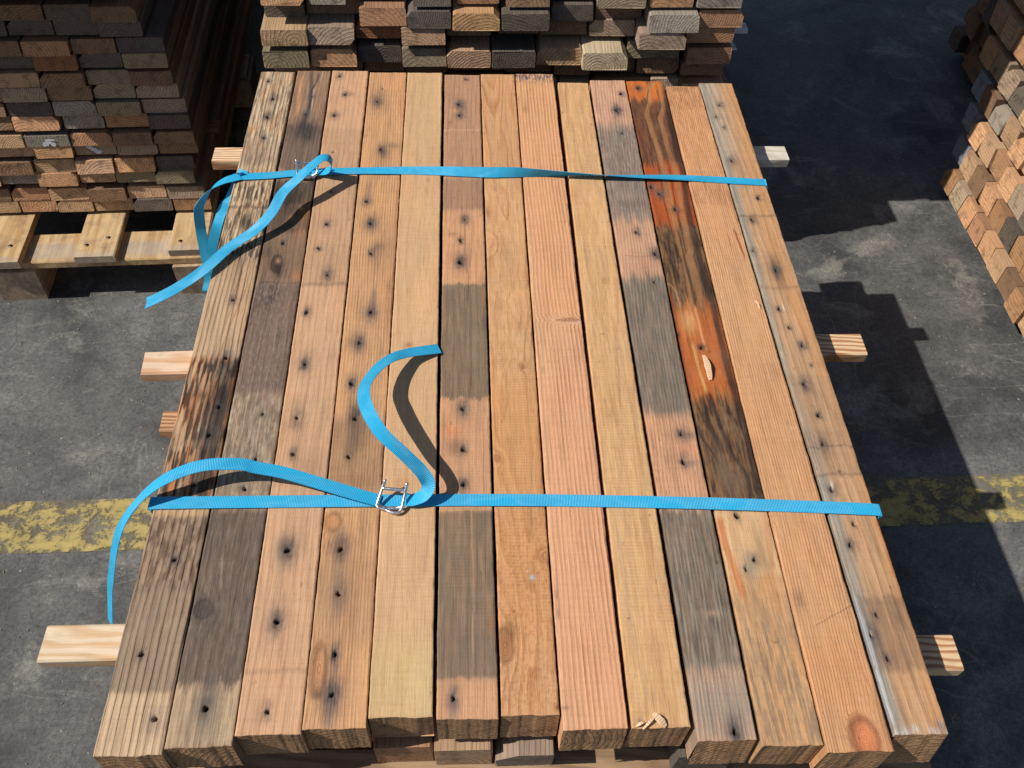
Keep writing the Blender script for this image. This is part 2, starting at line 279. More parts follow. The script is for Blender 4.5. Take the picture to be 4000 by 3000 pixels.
(('L',((5.8,1340.9),(-1,1183.7),(0.8,1020.3),(-1.4,843.8),(-7.5,552.6),(1.8,429.1),(1.6,320.4),(1.8,193.6),(0,75.3),(0.4,1.2)),22,(152,146,134),0.92,9),('L',((24.9,1341.3),(19.6,1184),(17.6,1081.4)),22,(182,168,148),0.6,8),('L',((68.5,1342.3),(57.4,1081.9),(45,779.7),(60.7,552.3),(67.7,361.8),(66.3,210.8),(67.6,74.1),(59.6,5.8)),22,(198,142,92),0.65,9),('H',29.3,1260.7,2.2,9,0.5),('H',14.8,1220.6,2,9,0.5),('H',23.5,1184.1,2,10,0.5),('H',18.1,1077.5,2.6,10,0.6),('B',1005.6,1016.8,(120,98,78),0.6,6,0.4),('H',45.1,965.9,3,8,0.7),('H',21.7,905.4,3,8,0.7),('B',913.1,919.4,(104,84,72),0.55,3,0.4),('S',35.8,773.4,8,34,(84,66,54),0.75),('H',36.2,775,2.6,10,0.8),('H',6.9,824.2,1.8,12,0.6),('B',729.9,736.6,(120,92,72),0.4,3,0.4),('H',20.6,683.4,3,6,0.6),('H',27.8,642.2,2.8,9,0.6),('H',39.2,603.8,3.2,8,0.7),('S',43.1,562.2,2.8,4,(52,44,40),0.95),('B',358,542.2,(170,136,106),0.5,3,0.4),('H',23.4,523.7,2.8,11,0.7),('H',31,465.1,3,12,0.75),('H',23.2,413,2.6,12,0.6),('H',15.4,334.8,3,9,0.6),('B',406.7,409.6,(96,76,62),0.6,1.5,0.4),('B',357.6,362.3,(110,88,72),0.5,2,0.4),('S',33.4,364.3,2.6,4,(60,48,42),0.9),('S',16.7,343.2,1.4,5,(236,220,196),0.9),('S',27.7,686.3,1.2,6,(230,214,190),0.8),('H',31.4,279.7,3,6,0.5),('H',17.3,248.3,3,10,0.7),('S',19.3,237.3,2,12,(110,100,94),0.6),('L',((64.3,283.2),(66.4,250),(63.9,203.1)),4,(176,98,52),0.7,2),('B',74.9,171.8,(132,104,80),0.55,4,1),('S',53.4,153.8,7,26,(96,74,58),0.6),('H',23.6,148.3,2.4,13,0.5),('H',7.7,122.3,3,14,0.6),('H',20,91.4,2.8,11,0.5),('S',7.3,124,1.6,3,(228,210,184),0.9),('L',((0.8,172.2),(1.7,107.5),(0.8,51.9),(1.5,14.3)),5,(172,176,178),0.75,3),('B',-3.8,4.2,(190,192,188),0.7,4,2),('S',60.6,8.7,7,8,(90,70,60),0.6),),
]
LEFT_PLANKS=[
(0,5,-1.3127,0.0974,0.154,0.1878,0.912,'tan'),
(0,4,-1.2142,0.0925,0.154,0.1878,0.917,'orange'),
(0,3,-1.1191,0.0908,0.154,0.1878,0.922,'tan'),
(0,2,-1.02,0.1007,0.154,0.1878,0.926,'tan'),
(0,1,-0.916,0.1008,0.154,0.1878,0.932,'slate'),
(0,0,-0.813,0.0968,0.154,0.1878,0.937,'orangebrown'),
(1,5,-1.326,0.0978,0.1878,0.2216,0.916,'brown'),
(1,4,-1.2263,0.0942,0.1878,0.2216,0.921,'orangebrown'),
(1,3,-1.1267,0.0981,0.1878,0.2216,0.926,'tan'),
(1,2,-1.0261,0.0963,0.1878,0.2216,0.931,'brown'),
(1,1,-0.9258,0.0974,0.1878,0.2216,0.936,'tan'),
(1,0,-0.824,0.0978,0.1878,0.2216,0.941,'greytan'),
(2,4,-1.2372,0.0934,0.2365,0.2703,0.928,'grey'),
(2,3,-1.138,0.0981,0.2365,0.2703,0.933,'orange'),
(2,2,-1.0411,0.0889,0.2365,0.2703,0.938,'tan'),
(2,1,-0.9429,0.1009,0.2365,0.2703,0.943,'olive'),
(2,0,-0.8398,0.0985,0.2365,0.2703,0.948,'olive'),
(3,4,-1.2402,0.1004,0.2703,0.3041,0.933,'brown'),
(3,3,-1.136,0.101,0.2703,0.3041,0.938,'tan'),
(3,2,-1.0351,0.0938,0.2703,0.3041,0.943,'tan'),
(3,1,-0.9349,0.0998,0.2703,0.3041,0.948,'orange'),
(3,0,-0.8348,0.0934,0.2703,0.3041,0.953,'slate'),
(4,4,-1.225,0.1008,0.316,0.3465,0.94,'tan'),
(4,3,-1.1247,0.0934,0.316,0.3465,0.945,'orange'),
(4,2,-1.0236,0.1018,0.316,0.3465,0.95,'tanchalk'),
(4,1,-0.919,0.1006,0.316,0.3465,0.956,'greytan'),
(4,0,-0.8167,0.0972,0.316,0.3465,0.961,'brown'),
(5,4,-1.242,0.1078,0.3465,0.377,0.944,'tan'),
(5,3,-1.1302,0.1064,0.3465,0.377,0.95,'greychalk'),
(5,2,-1.0235,0.1,0.3465,0.377,0.955,'orangebrown'),
(5,1,-0.9216,0.0968,0.3465,0.377,0.96,'brown'),
(5,0,-0.8197,0.1002,0.3465,0.377,0.965,'brown'),
(6,4,-1.255,0.1038,0.39,0.4238,0.95,'brown'),
(6,3,-1.144,0.1098,0.39,0.4238,0.956,'orange'),
(6,2,-1.0308,0.0972,0.39,0.4238,0.961,'grey'),
(6,1,-0.9266,0.1044,0.39,0.4238,0.967,'orangebrown'),
(6,0,-0.8206,0.101,0.39,0.4238,0.972,'slate'),
(7,4,-1.26,0.1038,0.4238,0.4576,0.955,'brown'),
(7,3,-1.1503,0.1062,0.4238,0.4576,0.96,'slate'),
(7,2,-1.0425,0.1026,0.4238,0.4576,0.966,'grey'),
(7,1,-0.9354,0.1049,0.4238,0.4576,0.971,'olive'),
(7,0,-0.8268,0.1055,0.4238,0.4576,0.977,'greytan'),
(8,3,-1.1492,0.1054,0.4645,0.4983,0.967,'greytan'),
(8,2,-1.0418,0.1024,0.4645,0.4983,0.972,'brown'),
(8,1,-0.9375,0.0977,0.4645,0.4983,0.977,'olive'),
(8,0,-0.8345,0.1017,0.4645,0.4983,0.982,'greytan'),
(9,3,-1.153,0.0988,0.4983,0.5321,0.972,'tan'),
(9,2,-1.0483,0.1022,0.4983,0.5321,0.977,'brown'),
(9,1,-0.9437,0.1002,0.4983,0.5321,0.982,'olive'),
(9,0,-0.84,0.1008,0.4983,0.5321,0.987,'brown'),
(10,3,-1.156,0.1018,0.542,0.5758,0.978,'slate'),
(10,2,-1.0512,0.1004,0.542,0.5758,0.983,'redbrown'),
(10,1,-0.9481,0.0988,0.542,0.5758,0.988,'slate'),
(10,0,-0.8437,0.1032,0.542,0.5758,0.994,'olive'),
(11,3,-1.171,0.0988,0.5758,0.6096,0.982,'brown'),
(11,2,-1.0632,0.1064,0.5758,0.6096,0.988,'orangebrown'),
(11,1,-0.9561,0.1008,0.5758,0.6096,0.993,'brown'),
(11,0,-0.8477,0.1092,0.5758,0.6096,0.998,'slate'),
(12,3,-1.196,0.1118,0.6205,0.6543,0.988,'slate'),
(12,2,-1.086,0.1008,0.6205,0.6543,0.993,'slate'),
(12,1,-0.9824,0.0979,0.6205,0.6543,0.998,'slate'),
(12,0,-0.8806,0.0989,0.6205,0.6543,1.003,'slate'),
(13,2,-1.102,0.1078,0.6543,0.6881,0.997,'brown'),
(13,1,-0.992,0.1028,0.6543,0.6881,1.003,'slate'),
(13,0,-0.886,0.1018,0.6543,0.6881,1.008,'brown'),
]
FAR_PLANKS=[
(0,0,-0.484,0.096,0.725,0.763,0.955,'orange'),
(0,1,-0.385,0.082,0.725,0.763,0.962,'grey'),
(0,2,-0.278,0.129,0.725,0.763,0.992,'brown'),
(0,3,-0.15,0.085,0.725,0.763,0.961,'slate'),
(0,4,-0.045,0.095,0.725,0.763,0.974,'orangebrown'),
(0,5,0.068,0.099,0.725,0.763,0.966,'brown'),
(0,6,0.172,0.094,0.725,0.763,1.007,'brown'),
(0,7,0.284,0.111,0.725,0.763,0.965,'greytan'),
(0,8,0.4,0.1,0.725,0.763,0.972,'orange'),
(0,9,0.512,0.106,0.725,0.763,0.975,'grey'),
(1,0,-0.49,0.091,0.68,0.718,0.989,'slate'),
(1,1,-0.38,0.122,0.68,0.718,1.008,'brown'),
(1,2,-0.263,0.105,0.68,0.718,0.955,'orangebrown'),
(1,3,-0.158,0.101,0.68,0.718,0.945,'slate'),
(1,4,-0.049,0.108,0.68,0.718,0.939,'orange'),
(1,5,0.064,0.109,0.68,0.718,0.941,'slate'),
(1,6,0.175,0.098,0.68,0.718,0.986,'slate'),
(1,7,0.285,0.109,0.68,0.718,1.005,'brown'),
(1,8,0.408,0.116,0.68,0.718,0.943,'grey'),
(1,9,0.523,0.106,0.68,0.718,0.97,'orangebrown'),
(2,0,-0.4885,0.1049,0.642,0.679,0.926,'tan'),
(2,1,-0.3825,0.1049,0.642,0.679,0.936,'greytan'),
(2,2,-0.277,0.104,0.642,0.679,0.966,'redbrown'),
(2,3,-0.172,0.1,0.642,0.679,0.941,'tan'),
(2,4,-0.066,0.104,0.642,0.679,0.983,'olive'),
(2,5,0.051,0.097,0.642,0.679,0.996,'brown'),
(2,6,0.158,0.109,0.642,0.679,0.998,'brown'),
(2,7,0.273,0.108,0.642,0.679,0.99,'greytan'),
(2,8,0.386,0.113,0.642,0.679,0.934,'greytan'),
(2,9,0.505,0.112,0.642,0.679,0.966,'orangebrown'),
(3,0,-0.492,0.104,0.589,0.629,0.921,'olive'),
(3,1,-0.382,0.106,0.589,0.629,0.931,'orange'),
(3,2,-0.276,0.102,0.589,0.629,0.95,'slate'),
(3,3,-0.172,0.102,0.589,0.629,0.937,'olive'),
(3,4,-0.067,0.103,0.589,0.629,0.932,'tan'),
(3,5,0.039,0.102,0.589,0.629,0.932,'slate'),
(3,6,0.148,0.107,0.589,0.629,0.949,'tan'),
(3,7,0.257,0.109,0.589,0.629,0.931,'pale'),
(3,8,0.38,0.13,0.589,0.629,0.987,'olive'),
(3,9,0.511,0.107,0.589,0.629,0.961,'orangebrown'),
(4,0,-0.482,0.103,0.548,0.587,0.971,'brown'),
(4,1,-0.375,0.107,0.548,0.587,0.973,'brown'),
(4,2,-0.271,0.097,0.548,0.587,0.98,'brown'),
(4,3,-0.17,0.101,0.548,0.587,0.982,'brown'),
(4,4,-0.05,0.135,0.548,0.587,0.99,'brown'),
(4,5,0.078,0.114,0.548,0.587,0.987,'brown'),
(4,6,0.186,0.088,0.548,0.587,0.973,'brown'),
(4,7,0.287,0.107,0.548,0.587,0.991,'brown'),
(4,8,0.397,0.104,0.548,0.587,0.988,'brown'),
(4,9,0.506,0.105,0.548,0.587,0.979,'brown'),
(5,0,-0.488,0.104,0.495,0.538,0.965,'brown'),
(5,1,-0.38,0.106,0.495,0.538,0.968,'brown'),
(5,2,-0.275,0.098,0.495,0.538,0.975,'brown'),
(5,3,-0.172,0.103,0.495,0.538,0.977,'brown'),
(5,4,-0.05,0.137,0.495,0.538,0.985,'brown'),
(5,5,0.088,0.124,0.495,0.538,0.966,'olive'),
(5,6,0.195,0.078,0.495,0.538,0.956,'olive'),
(5,7,0.31,0.14,0.495,0.538,0.976,'brown'),
(5,8,0.418,0.069,0.495,0.538,0.967,'greytan'),
(5,9,0.509,0.109,0.495,0.538,0.952,'orangebrown'),
]
T1=[[-0.3549, 0.3526, 0.727], [-0.3362, 0.3523, 0.728], [-0.3216, 0.345, 0.738], [-0.3128, 0.3368, 0.757], [-0.3163, 0.3334, 0.772], [-0.3277, 0.3298, 0.776], [-0.3444, 0.3131, 0.772], [-0.3686, 0.2826, 0.765], [-0.3908, 0.2558, 0.757], [-0.4061, 0.2131, 0.749], [-0.4313, 0.1804, 0.738], [-0.4689, 0.1428, 0.733], [-0.502, 0.0912, 0.731], [-0.537, 0.0553, 0.727], [-0.5648, 0.0372, 0.722], [-0.584, 0.0283, 0.718]]
U=[[-0.4931, 0.3465, 0.7225], [-0.4853, 0.3428, 0.724], [-0.5106, 0.3297, 0.724], [-0.5355, 0.3167, 0.714], [-0.5563, 0.3065, 0.69], [-0.5639, 0.3063, 0.67], [-0.5688, 0.3028, 0.63], [-0.5701, 0.2942, 0.59], [-0.5702, 0.284, 0.55], [-0.5738, 0.2798, 0.52]]
V=[[-0.4809, 0.364, 0.722], [-0.4876, 0.3475, 0.716], [-0.4954, 0.3282, 0.708], [-0.5051, 0.308, 0.695], [-0.5202, 0.3042, 0.675], [-0.5326, 0.2908, 0.65], [-0.5489, 0.29, 0.61], [-0.5637, 0.2894, 0.565], [-0.5724, 0.2782, 0.525]]
T2a=[[-0.19, -0.3508, 0.727], [-0.2182, -0.3442, 0.732], [-0.2525, -0.3349, 0.737], [-0.287, -0.3249, 0.741], [-0.3215, -0.3157, 0.745], [-0.3552, -0.3111, 0.75], [-0.3735, -0.3085, 0.754], [-0.4064, -0.3098, 0.757], [-0.4309, -0.3137, 0.757], [-0.4548, -0.322, 0.755], [-0.4772, -0.3328, 0.75], [-0.4981, -0.3433, 0.738], [-0.5163, -0.3517, 0.72], [-0.5365, -0.3534, 0.69], [-0.5578, -0.354, 0.65], [-0.5829, -0.3489, 0.59], [-0.6125, -0.3441, 0.51], [-0.6476, -0.3219, 0.42], [-0.6827, -0.3262, 0.3]]
T2b=[[-0.1523, -0.3519, 0.728], [-0.141, -0.3524, 0.731], [-0.128, -0.3493, 0.738], [-0.1227, -0.3403, 0.749], [-0.1317, -0.3298, 0.764], [-0.1567, -0.3118, 0.783], [-0.1825, -0.2896, 0.793], [-0.1992, -0.2634, 0.795], [-0.2114, -0.2311, 0.79], [-0.215, -0.2006, 0.78], [-0.2121, -0.1738, 0.768], [-0.201, -0.1441, 0.759], [-0.1835, -0.1182, 0.75], [-0.1595, -0.097, 0.738], [-0.114, -0.0763, 0.724]]
S1=[[-0.4928, 0.3433, 0.7215, 0], [-0.4338, 0.3484, 0.7215, 0], [-0.3656, 0.3585, 0.7215, 0], [-0.2728, 0.3641, 0.7215, 0], [-0.1789, 0.3641, 0.7231, 10], [-0.1081, 0.3606, 0.7251, 22], [-0.0374, 0.3543, 0.7282, 45], [0.0004, 0.3527, 0.7301, 65], [0.0286, 0.3517, 0.7309, 80], [0.0593, 0.3505, 0.7309, 98], [0.1114, 0.35, 0.7297, 120], [0.178, 0.3497, 0.7276, 140], [0.25, 0.35, 0.7251, 158], [0.3223, 0.3503, 0.7231, 170], [0.3941, 0.346, 0.7218, 178], [0.4811, 0.3394, 0.7215, 180]]
S2=[(-0.4832,-0.3485,.7215,0),(-0.34,-0.3481,.7215,0),(-0.19,-0.3479,.7215,0),(-0.07,-0.3484,.7215,0),(0.0422,-0.3502,.7215,0),(0.16,-0.3538,.7215,0),(0.27,-0.358,.7215,0),(0.39,-0.3640,.7215,0),(0.4885,-0.3702,.7215,0)]
LEFT_OVER = [-0.02, 0.05, 0.09, 0.13, 0.15, 0.14, 0.13, 0.13]

# ---------------------------------------------------------------- materials
def top_timber_material(name, base, late=0.34, fib=0.22, groove=0.35, saw=0.0, hue=0.10, dirt=0.42, late_tint=(1.0, 0.86, 0.72)):
    """long-grain face of one of the hero timbers; ring position and stains come with the mesh"""
    g = G(name)
    co = g.coord('Object')
    q = g.n('ShaderNodeAttribute', attribute_name='ring').outputs['Fac']
    st = g.n('ShaderNodeAttribute', attribute_name='stain')
    fine = g.noise(g.scale(co, (1.0, 0.022, 1.0)), 620, 3, 0.65)
    mid = g.noise(g.scale(co, (1.0, 0.05, 1.0)), 150, 2, 0.6)
    big = g.noise(g.scale(co, (1.0, 0.16, 1.0)), 26, 3, 0.55)
    qq = g.math('ADD', q, g.math('MULTIPLY', g.math('SUBTRACT', mid, 0.5), 0.22))
    f = g.math('FRACT', qq)
    lw = g.ramp(f, [(0.0, 0.05), (0.45, 0.10), (0.78, 0.75), (0.90, 1.0), (0.97, 0.5), (1.0, 0.05)])
    ringid = g.n('ShaderNodeTexWhiteNoise', noise_dimensions='1D')
    g.put(ringid.inputs['W'], g.math('FLOOR', qq))
    lws = g.math('MULTIPLY', lw, g.math('MULTIPLY_ADD', ringid.outputs['Value'], 0.7, 0.5))
    fade = g.ramp(g.noise(g.scale(g.vmath('ADD', co, (3.3, 1.1, 0.0)), (1.0, 0.22, 1.0)), 30, 2, 0.5), [(0.32, 0.30), (0.62, 1.0)])
    lws = g.math('MULTIPLY', lws, fade)
    c = g.mix(g.math('MULTIPLY', lws, late, clamp=True), (*base, 1),
              (base[0] * late_tint[0] * 0.62, base[1] * late_tint[1] * 0.50, base[2] * late_tint[2] * 0.42, 1))
    warm = g.ramp(big, [(0.25, (1 + hue, 1 - hue * 0.1, 1 - hue * 0.9)), (0.5, (1, 1, 1)), (0.75, (1 - hue * 1.3, 1 - hue * 1.15, 1 - hue * 0.7))])
    c = g.mix(1.0, c, warm, 'MULTIPLY')
    fk = g.ramp(fine, [(0.25, 1 - fib * 1.5), (0.5, 1.0), (0.75, 1 + fib * 0.6)])
    # stains keep the grain showing through
    sk = g.mix(1.0, st.outputs['Color'], g.ramp(lws, [(0, 1.05), (1, 0.80)]), 'MULTIPLY')
    c = g.mix(st.outputs['Alpha'], c, sk)
    c = g.mix(1.0, c, fk, 'MULTIPLY')
    # handling dirt, dust and faint marks across the grain
    dn = g.noise(g.scale(g.vmath('ADD', co, (1.7, 0.3, 0.0)), (1.0, 0.13, 1.0)), 60, 5, 0.68)
    c = g.mix(g.ramp(dn, [(0.50, 0.0), (0.74, dirt)]), c, (0.085, 0.064, 0.048, 1))
    du = g.noise(g.scale(g.vmath('ADD', co, (5.1, 2.3, 0.0)), (1.0, 0.5, 1.0)), 30, 5, 0.7)
    c = g.mix(g.ramp(du, [(0.54, 0.0), (0.78, 0.15)]), c, (0.40, 0.33, 0.25, 1))
    cr = g.noise(g.scale(co, (0.10, 1.0, 1.0)), 230, 3, 0.6)
    c = g.mix(1.0, c, g.ramp(cr, [(0.30, 0.94), (0.5, 1.0), (0.7, 1.03)]), 'MULTIPLY')
    pit = g.ramp(g.noise(g.scale(co, (1.0, 0.16, 1.0)), 330, 2, 0.6), [(0.25, 0.35), (0.32, 1.0)])
    c = g.mix(1.0, c, g.mix(pit, (0.50, 0.42, 0.36, 1), (1, 1, 1, 1)), 'MULTIPLY')
    speck = g.ramp(g.noise(co, 900, 2, 0.7), [(0.30, 0.62), (0.40, 1.0)])
    c = g.mix(0.55, c, g.mix(1.0, c, speck, 'MULTIPLY'))
    h = g.math('ADD', g.math('MULTIPLY', fine, 0.6), g.math('MULTIPLY', lws, groove))
    h = g.math('ADD', h, g.math('MULTIPLY', g.noise(co, 260, 3, 0.7), 0.35))
    if saw:
        w = g.n('ShaderNodeTexWave', wave_type='BANDS', bands_direction='Y')
        g.put(w.inputs['Vector'], g.vmath('ADD', co, g.scale(g.vmath('MULTIPLY', co, (1, 1, 1)), (0.0, 0.0, 0.0))))
        w.inputs['Scale'].default_value = 62
        w.inputs['Distortion'].default_value = 2.0
        w.inputs['Detail Scale'].default_value = 0.6
        msk = g.ramp(g.noise(g.scale(co, (1.0, 0.4, 1.0)), 22, 2), [(0.42, 0.0), (0.62, 1.0)])
        sw = g.math('MULTIPLY', w.outputs['Fac'], msk)
        h = g.math('ADD', h, g.math('MULTIPLY', sw, saw))
        c = g.mix(g.math('MULTIPLY', sw, 0.10), c, (base[0] * 0.72, base[1] * 0.6, base[2] * 0.5, 1))
    g.base(c, g.ramp(fine, [(0.3, 0.82), (0.7, 0.66)]), 0.28)
    g.bump(h, 0.0011, 0.8)
    return g.m


def end_grain_material(name, use_obj=False, base=(0.2, 0.14, 0.09), dark=0.55):
    """rough-sawn cross-cut: growth rings, saw scratches, dirt and sawdust crumbs"""
    g = G(name)
    co = g.coord('Object')
    oi = g.n('ShaderNodeObjectInfo')
    rnd = oi.outputs['Random']
    b = oi.outputs['Color'] if use_obj else (*base, 1)
    off = g.n('ShaderNodeCombineXYZ')
    g.put(off.inputs[0], g.math('MULTIPLY_ADD', g.math('FRACT', g.math('MULTIPLY', rnd, 7.13)), 0.14, -0.07))
    g.put(off.inputs[2], g.math('MULTIPLY_ADD', g.math('FRACT', g.math('MULTIPLY', rnd, 13.7)), 0.12, -0.08))
    rel = g.vmath('SUBTRACT', g.scale(co, (1, 0, 1)), off.outputs[0])
    wob = g.n('ShaderNodeTexNoise')
    g.put(wob.inputs['Vector'], g.vmath('ADD', co, off.outputs[0]))
    wob.inputs['Scale'].default_value = 28
    wob.inputs['Detail'].default_value = 2
    ln = g.n('ShaderNodeVectorMath', operation='LENGTH')
    g.put(ln.inputs[0], rel)
    r = g.math('ADD', ln.outputs['Value'], g.math('MULTIPLY', wob.outputs['Fac'], 0.012))
    sp = g.math('MULTIPLY_ADD', g.math('FRACT', g.math('MULTIPLY', rnd, 3.31)), 90.0, 110.0)
    f = g.math('FRACT', g.math('MULTIPLY', r, sp))
    lw = g.ramp(f, [(0, 0.0), (0.5, 0.2), (0.85, 1.0), (1.0, 0.0)])
    dirt = g.noise(g.vmath('ADD', co, g.scale(off.outputs[0], (9, 9, 9))), 34, 4, 0.65)
    fine = g.noise(co, 520, 3, 0.7)
    saw = g.noise(g.scale(g.vmath('ADD', co, off.outputs[0]), (0.35, 1, 1.0)), 460, 3, 0.65)
    b = g.mix(1.0, b, (1.45, 1.40, 1.35, 1), 'MULTIPLY')  # end faces lightened in colour, standing in for stronger sun on them
    c = g.mix(g.math('MULTIPLY', lw, dark), b, g.mix(1.0, b, (0.42, 0.36, 0.32, 1), 'MULTIPLY'))
    c = g.mix(g.ramp(dirt, [(0.50, 0.0), (0.72, 0.62)]), c, (0.045, 0.035, 0.027, 1))
    c = g.mix(1.0, c, g.ramp(fine, [(0.25, 0.55), (0.5, 1.0), (0.8, 1.25)]), 'MULTIPLY')
    c = g.mix(1.0, c, g.ramp(saw, [(0.3, 0.78), (0.6, 1.08)]), 'MULTIPLY')
    crumb = g.ramp(g.noise(co, 210, 1, 0.4), [(0.70, 0.0), (0.735, 1.0)])
    c = g.mix(g.math('MULTIPLY', crumb, 0.55), c, (0.46, 0.30, 0.13, 1))
    g.base(c, 0.9, 0.15)
    h = g.math('ADD', g.math('MULTIPLY', fine, 0.7), g.math('ADD', g.math('MULTIPLY', saw, 0.8), g.math('MULTIPLY', lw, 0.35)))
    g.bump(h, 0.0016, 0.9)
    return g.m


def plank_side_material(name, stripes=0.5):
    """long faces of stacked timbers and planks; tone is the object's own colour"""
    g = G(name)
    co = g.coord('Object')
    oi = g.n('ShaderNodeObjectInfo')
    rnd = oi.outputs['Random']
    b = oi.outputs['Color']
    off = g.n('ShaderNodeCombineXYZ')
    for k, m in enumerate((3.7, 9.1, 5.3)):
        g.put(off.inputs[k], g.math('MULTIPLY', rnd, m))
    p = g.vmath('ADD', co, off.outputs[0])
    sx = g.n('ShaderNodeSeparateXYZ')
    g.put(sx.inputs[0], co)
    warp = g.noise(g.scale(p, (1, 0.16, 1)), 18, 2)
    q = g.math('ADD', g.math('MULTIPLY', g.math('ADD', sx.outputs[0], g.math('MULTIPLY', sx.outputs[2], 0.6)), 130.0), g.math('MULTIPLY', warp, 7.0))
    lw = g.ramp(g.math('FRACT', q), [(0, 0), (0.5, 0.15), (0.85, 1), (1, 0)])
    fine = g.noise(g.scale(p, (1.0, 0.03, 1.0)), 480, 3, 0.65)
    blot = g.noise(g.scale(p, (1, 0.3, 1)), 14, 3, 0.6)
    c = g.mix(g.math('MULTIPLY', lw, stripes), b, g.mix(1.0, b, (0.58, 0.42, 0.32, 1), 'MULTIPLY'))
    c = g.mix(1.0, c, g.ramp(fine, [(0.25, 0.68), (0.5, 1.0), (0.8, 1.16)]), 'MULTIPLY')
    c = g.mix(1.0, c, g.ramp(blot, [(0.3, 0.72), (0.55, 1.0), (0.8, 1.1)]), 'MULTIPLY')
    g.base(c, 0.78, 0.25)
    g.bump(g.math('ADD', g.math('MULTIPLY', fine, 0.7), g.math('MULTIPLY', lw, 0.4)), 0.001, 0.8)
    return g.m


def batten_material(name, base, band, freq=70.0, amt=0.8, angle=0.0):
    """fresh pine batten with broad resin-coloured growth bands running along it"""
    g = G(name)
    co = g.coord('Object')
    oi = g.n('ShaderNodeObjectInfo')
    sx = g.n('ShaderNodeSeparateXYZ')
    g.put(sx.inputs[0], co)
    p = g.vmath('ADD', co, g.scale(oi.outputs['Location'], (3.1, 5.3, 1.7)))
    warp = g.noise(g.scale(p, (0.22, 1.0, 1.0)), 26, 2)
    q = g.math('ADD', g.math('MULTIPLY', sx.outputs[1], freq), g.math('MULTIPLY', warp, 3.2))
    q = g.math('ADD', q, g.math('MULTIPLY', sx.outputs[0], freq * angle))
    lw = g.ramp(g.math('FRACT', q), [(0, 0), (0.35, 0.1), (0.62, 1), (0.85, 0.8), (1, 0)])
    fine = g.noise(g.scale(p, (0.03, 1.0, 1.0)), 520, 3, 0.65)
    c = g.mix(g.math('MULTIPLY', lw, amt), (*base, 1), (*band, 1))
    c = g.mix(1.0, c, g.ramp(fine, [(0.25, 0.8), (0.5, 1.0), (0.8, 1.08)]), 'MULTIPLY')
    c = g.mix(g.ramp(g.noise(p, 40, 3), [(0.55, 0), (0.75, 0.25)]), c, (0.25, 0.19, 0.14, 1))
    g.base(c, 0.68, 0.3)
    g.bump(g.math('ADD', fine, g.math('MULTIPLY', lw, 0.4)), 0.0008, 0.7)
    return g.m


def pallet_material(name, base, band, worn=0.45):
    g = G(name)
    co = g.coord('Object')
    oi = g.n('ShaderNodeObjectInfo')
    p = g.vmath('ADD', co, g.scale(oi.outputs['Location'], (7.1, 3.3, 2.7)))
    fine = g.noise(g.scale(p, (1.0, 0.03, 1.0)), 420, 3, 0.65)
    str_ = g.noise(g.scale(p, (1.0, 0.06, 1.0)), 62, 2, 0.5)
    blot = g.noise(p, 20, 4, 0.65)
    c = g.mix(g.ramp(str_, [(0.4, 0), (0.62, 0.75)]), (*base, 1), (*band, 1))
    c = g.mix(g.ramp(blot, [(0.48, 0), (0.72, 0.70)]), c, (0.13, 0.105, 0.085, 1))
    sy = g.n('ShaderNodeSeparateXYZ')
    g.put(sy.inputs[0], co)
    fr = g.math('ADD', g.math('MULTIPLY', sy.outputs[1], 20.0), g.math('MULTIPLY', str_, 0.5))
    c = g.mix(g.ramp(g.math('ABSOLUTE', fr), [(0.35, worn), (0.8, 0.0)]), c, (0.33, 0.31, 0.29, 1))
    c = g.mix(1.0, c, g.ramp(fine, [(0.25, 0.72), (0.5, 1.0), (0.8, 1.1)]), 'MULTIPLY')
    g.base(c, 0.8, 0.2)
    g.bump(g.math('ADD', fine, blot), 0.001, 0.7)
    return g.m


def strap_material(name, col):
    g = G(name)
    uv = g.n('ShaderNodeUVMap', uv_map='UVMap').outputs[0]
    sx = g.n('ShaderNodeSeparateXYZ')
    g.put(sx.inputs[0], uv)
    u, v = sx.outputs[0], sx.outputs[1]
    rib = g.math('SINE', g.math('MULTIPLY', v, 2 * math.pi / 0.0021))
    tw = g.math('SINE', g.math('ADD', g.math('MULTIPLY', u, 2 * math.pi / 0.0016), g.math('MULTIPLY', v, 2 * math.pi / 0.0034)))
    msk = g.ramp(g.noise(g.scale(uv, (30, 14, 1)), 1.0, 2), [(0.4, 0.0), (0.6, 1.0)])
    w = g.math('ADD', g.math('MULTIPLY', rib, 0.5), g.math('MULTIPLY', g.math('MULTIPLY', tw, msk), 0.6))
    f = g.math('MULTIPLY_ADD', w, 0.5, 0.5, clamp=True)
    edge = g.math('ABSOLUTE', g.math('SUBTRACT', u, 0.0095))
    c = g.mix(f, mulc(col, 0.86) + (1,), mulc(col, 1.06) + (1,))
    c = g.mix(g.ramp(g.math('MULTIPLY', edge, 105.0), [(0.88, 0.0), (0.97, 0.35)]), c, mulc(col, 0.6) + (1,))
    c = g.mix(g.ramp(g.noise(g.scale(uv, (60, 25, 1)), 1.0, 3), [(0.45, 0), (0.8, 0.16)]), c, (0.20, 0.55, 0.72, 1))
    g.base(c, 0.40, 0.5)
    g.bump(w, 0.00035, 0.9)
    # thin woven band: a little light comes through it
    tr = g.n('ShaderNodeBsdfTranslucent')
    g.put(tr.inputs[0], c)
    mx = g.n('ShaderNodeMixShader')
    mx.inputs[0].default_value = 0.22
    g.t.links.new(g.b.outputs[0], mx.inputs[1])
    g.t.links.new(tr.outputs[0], mx.inputs[2])
    g.t.links.new(mx.outputs[0], g.out.inputs[0])
    return g.m


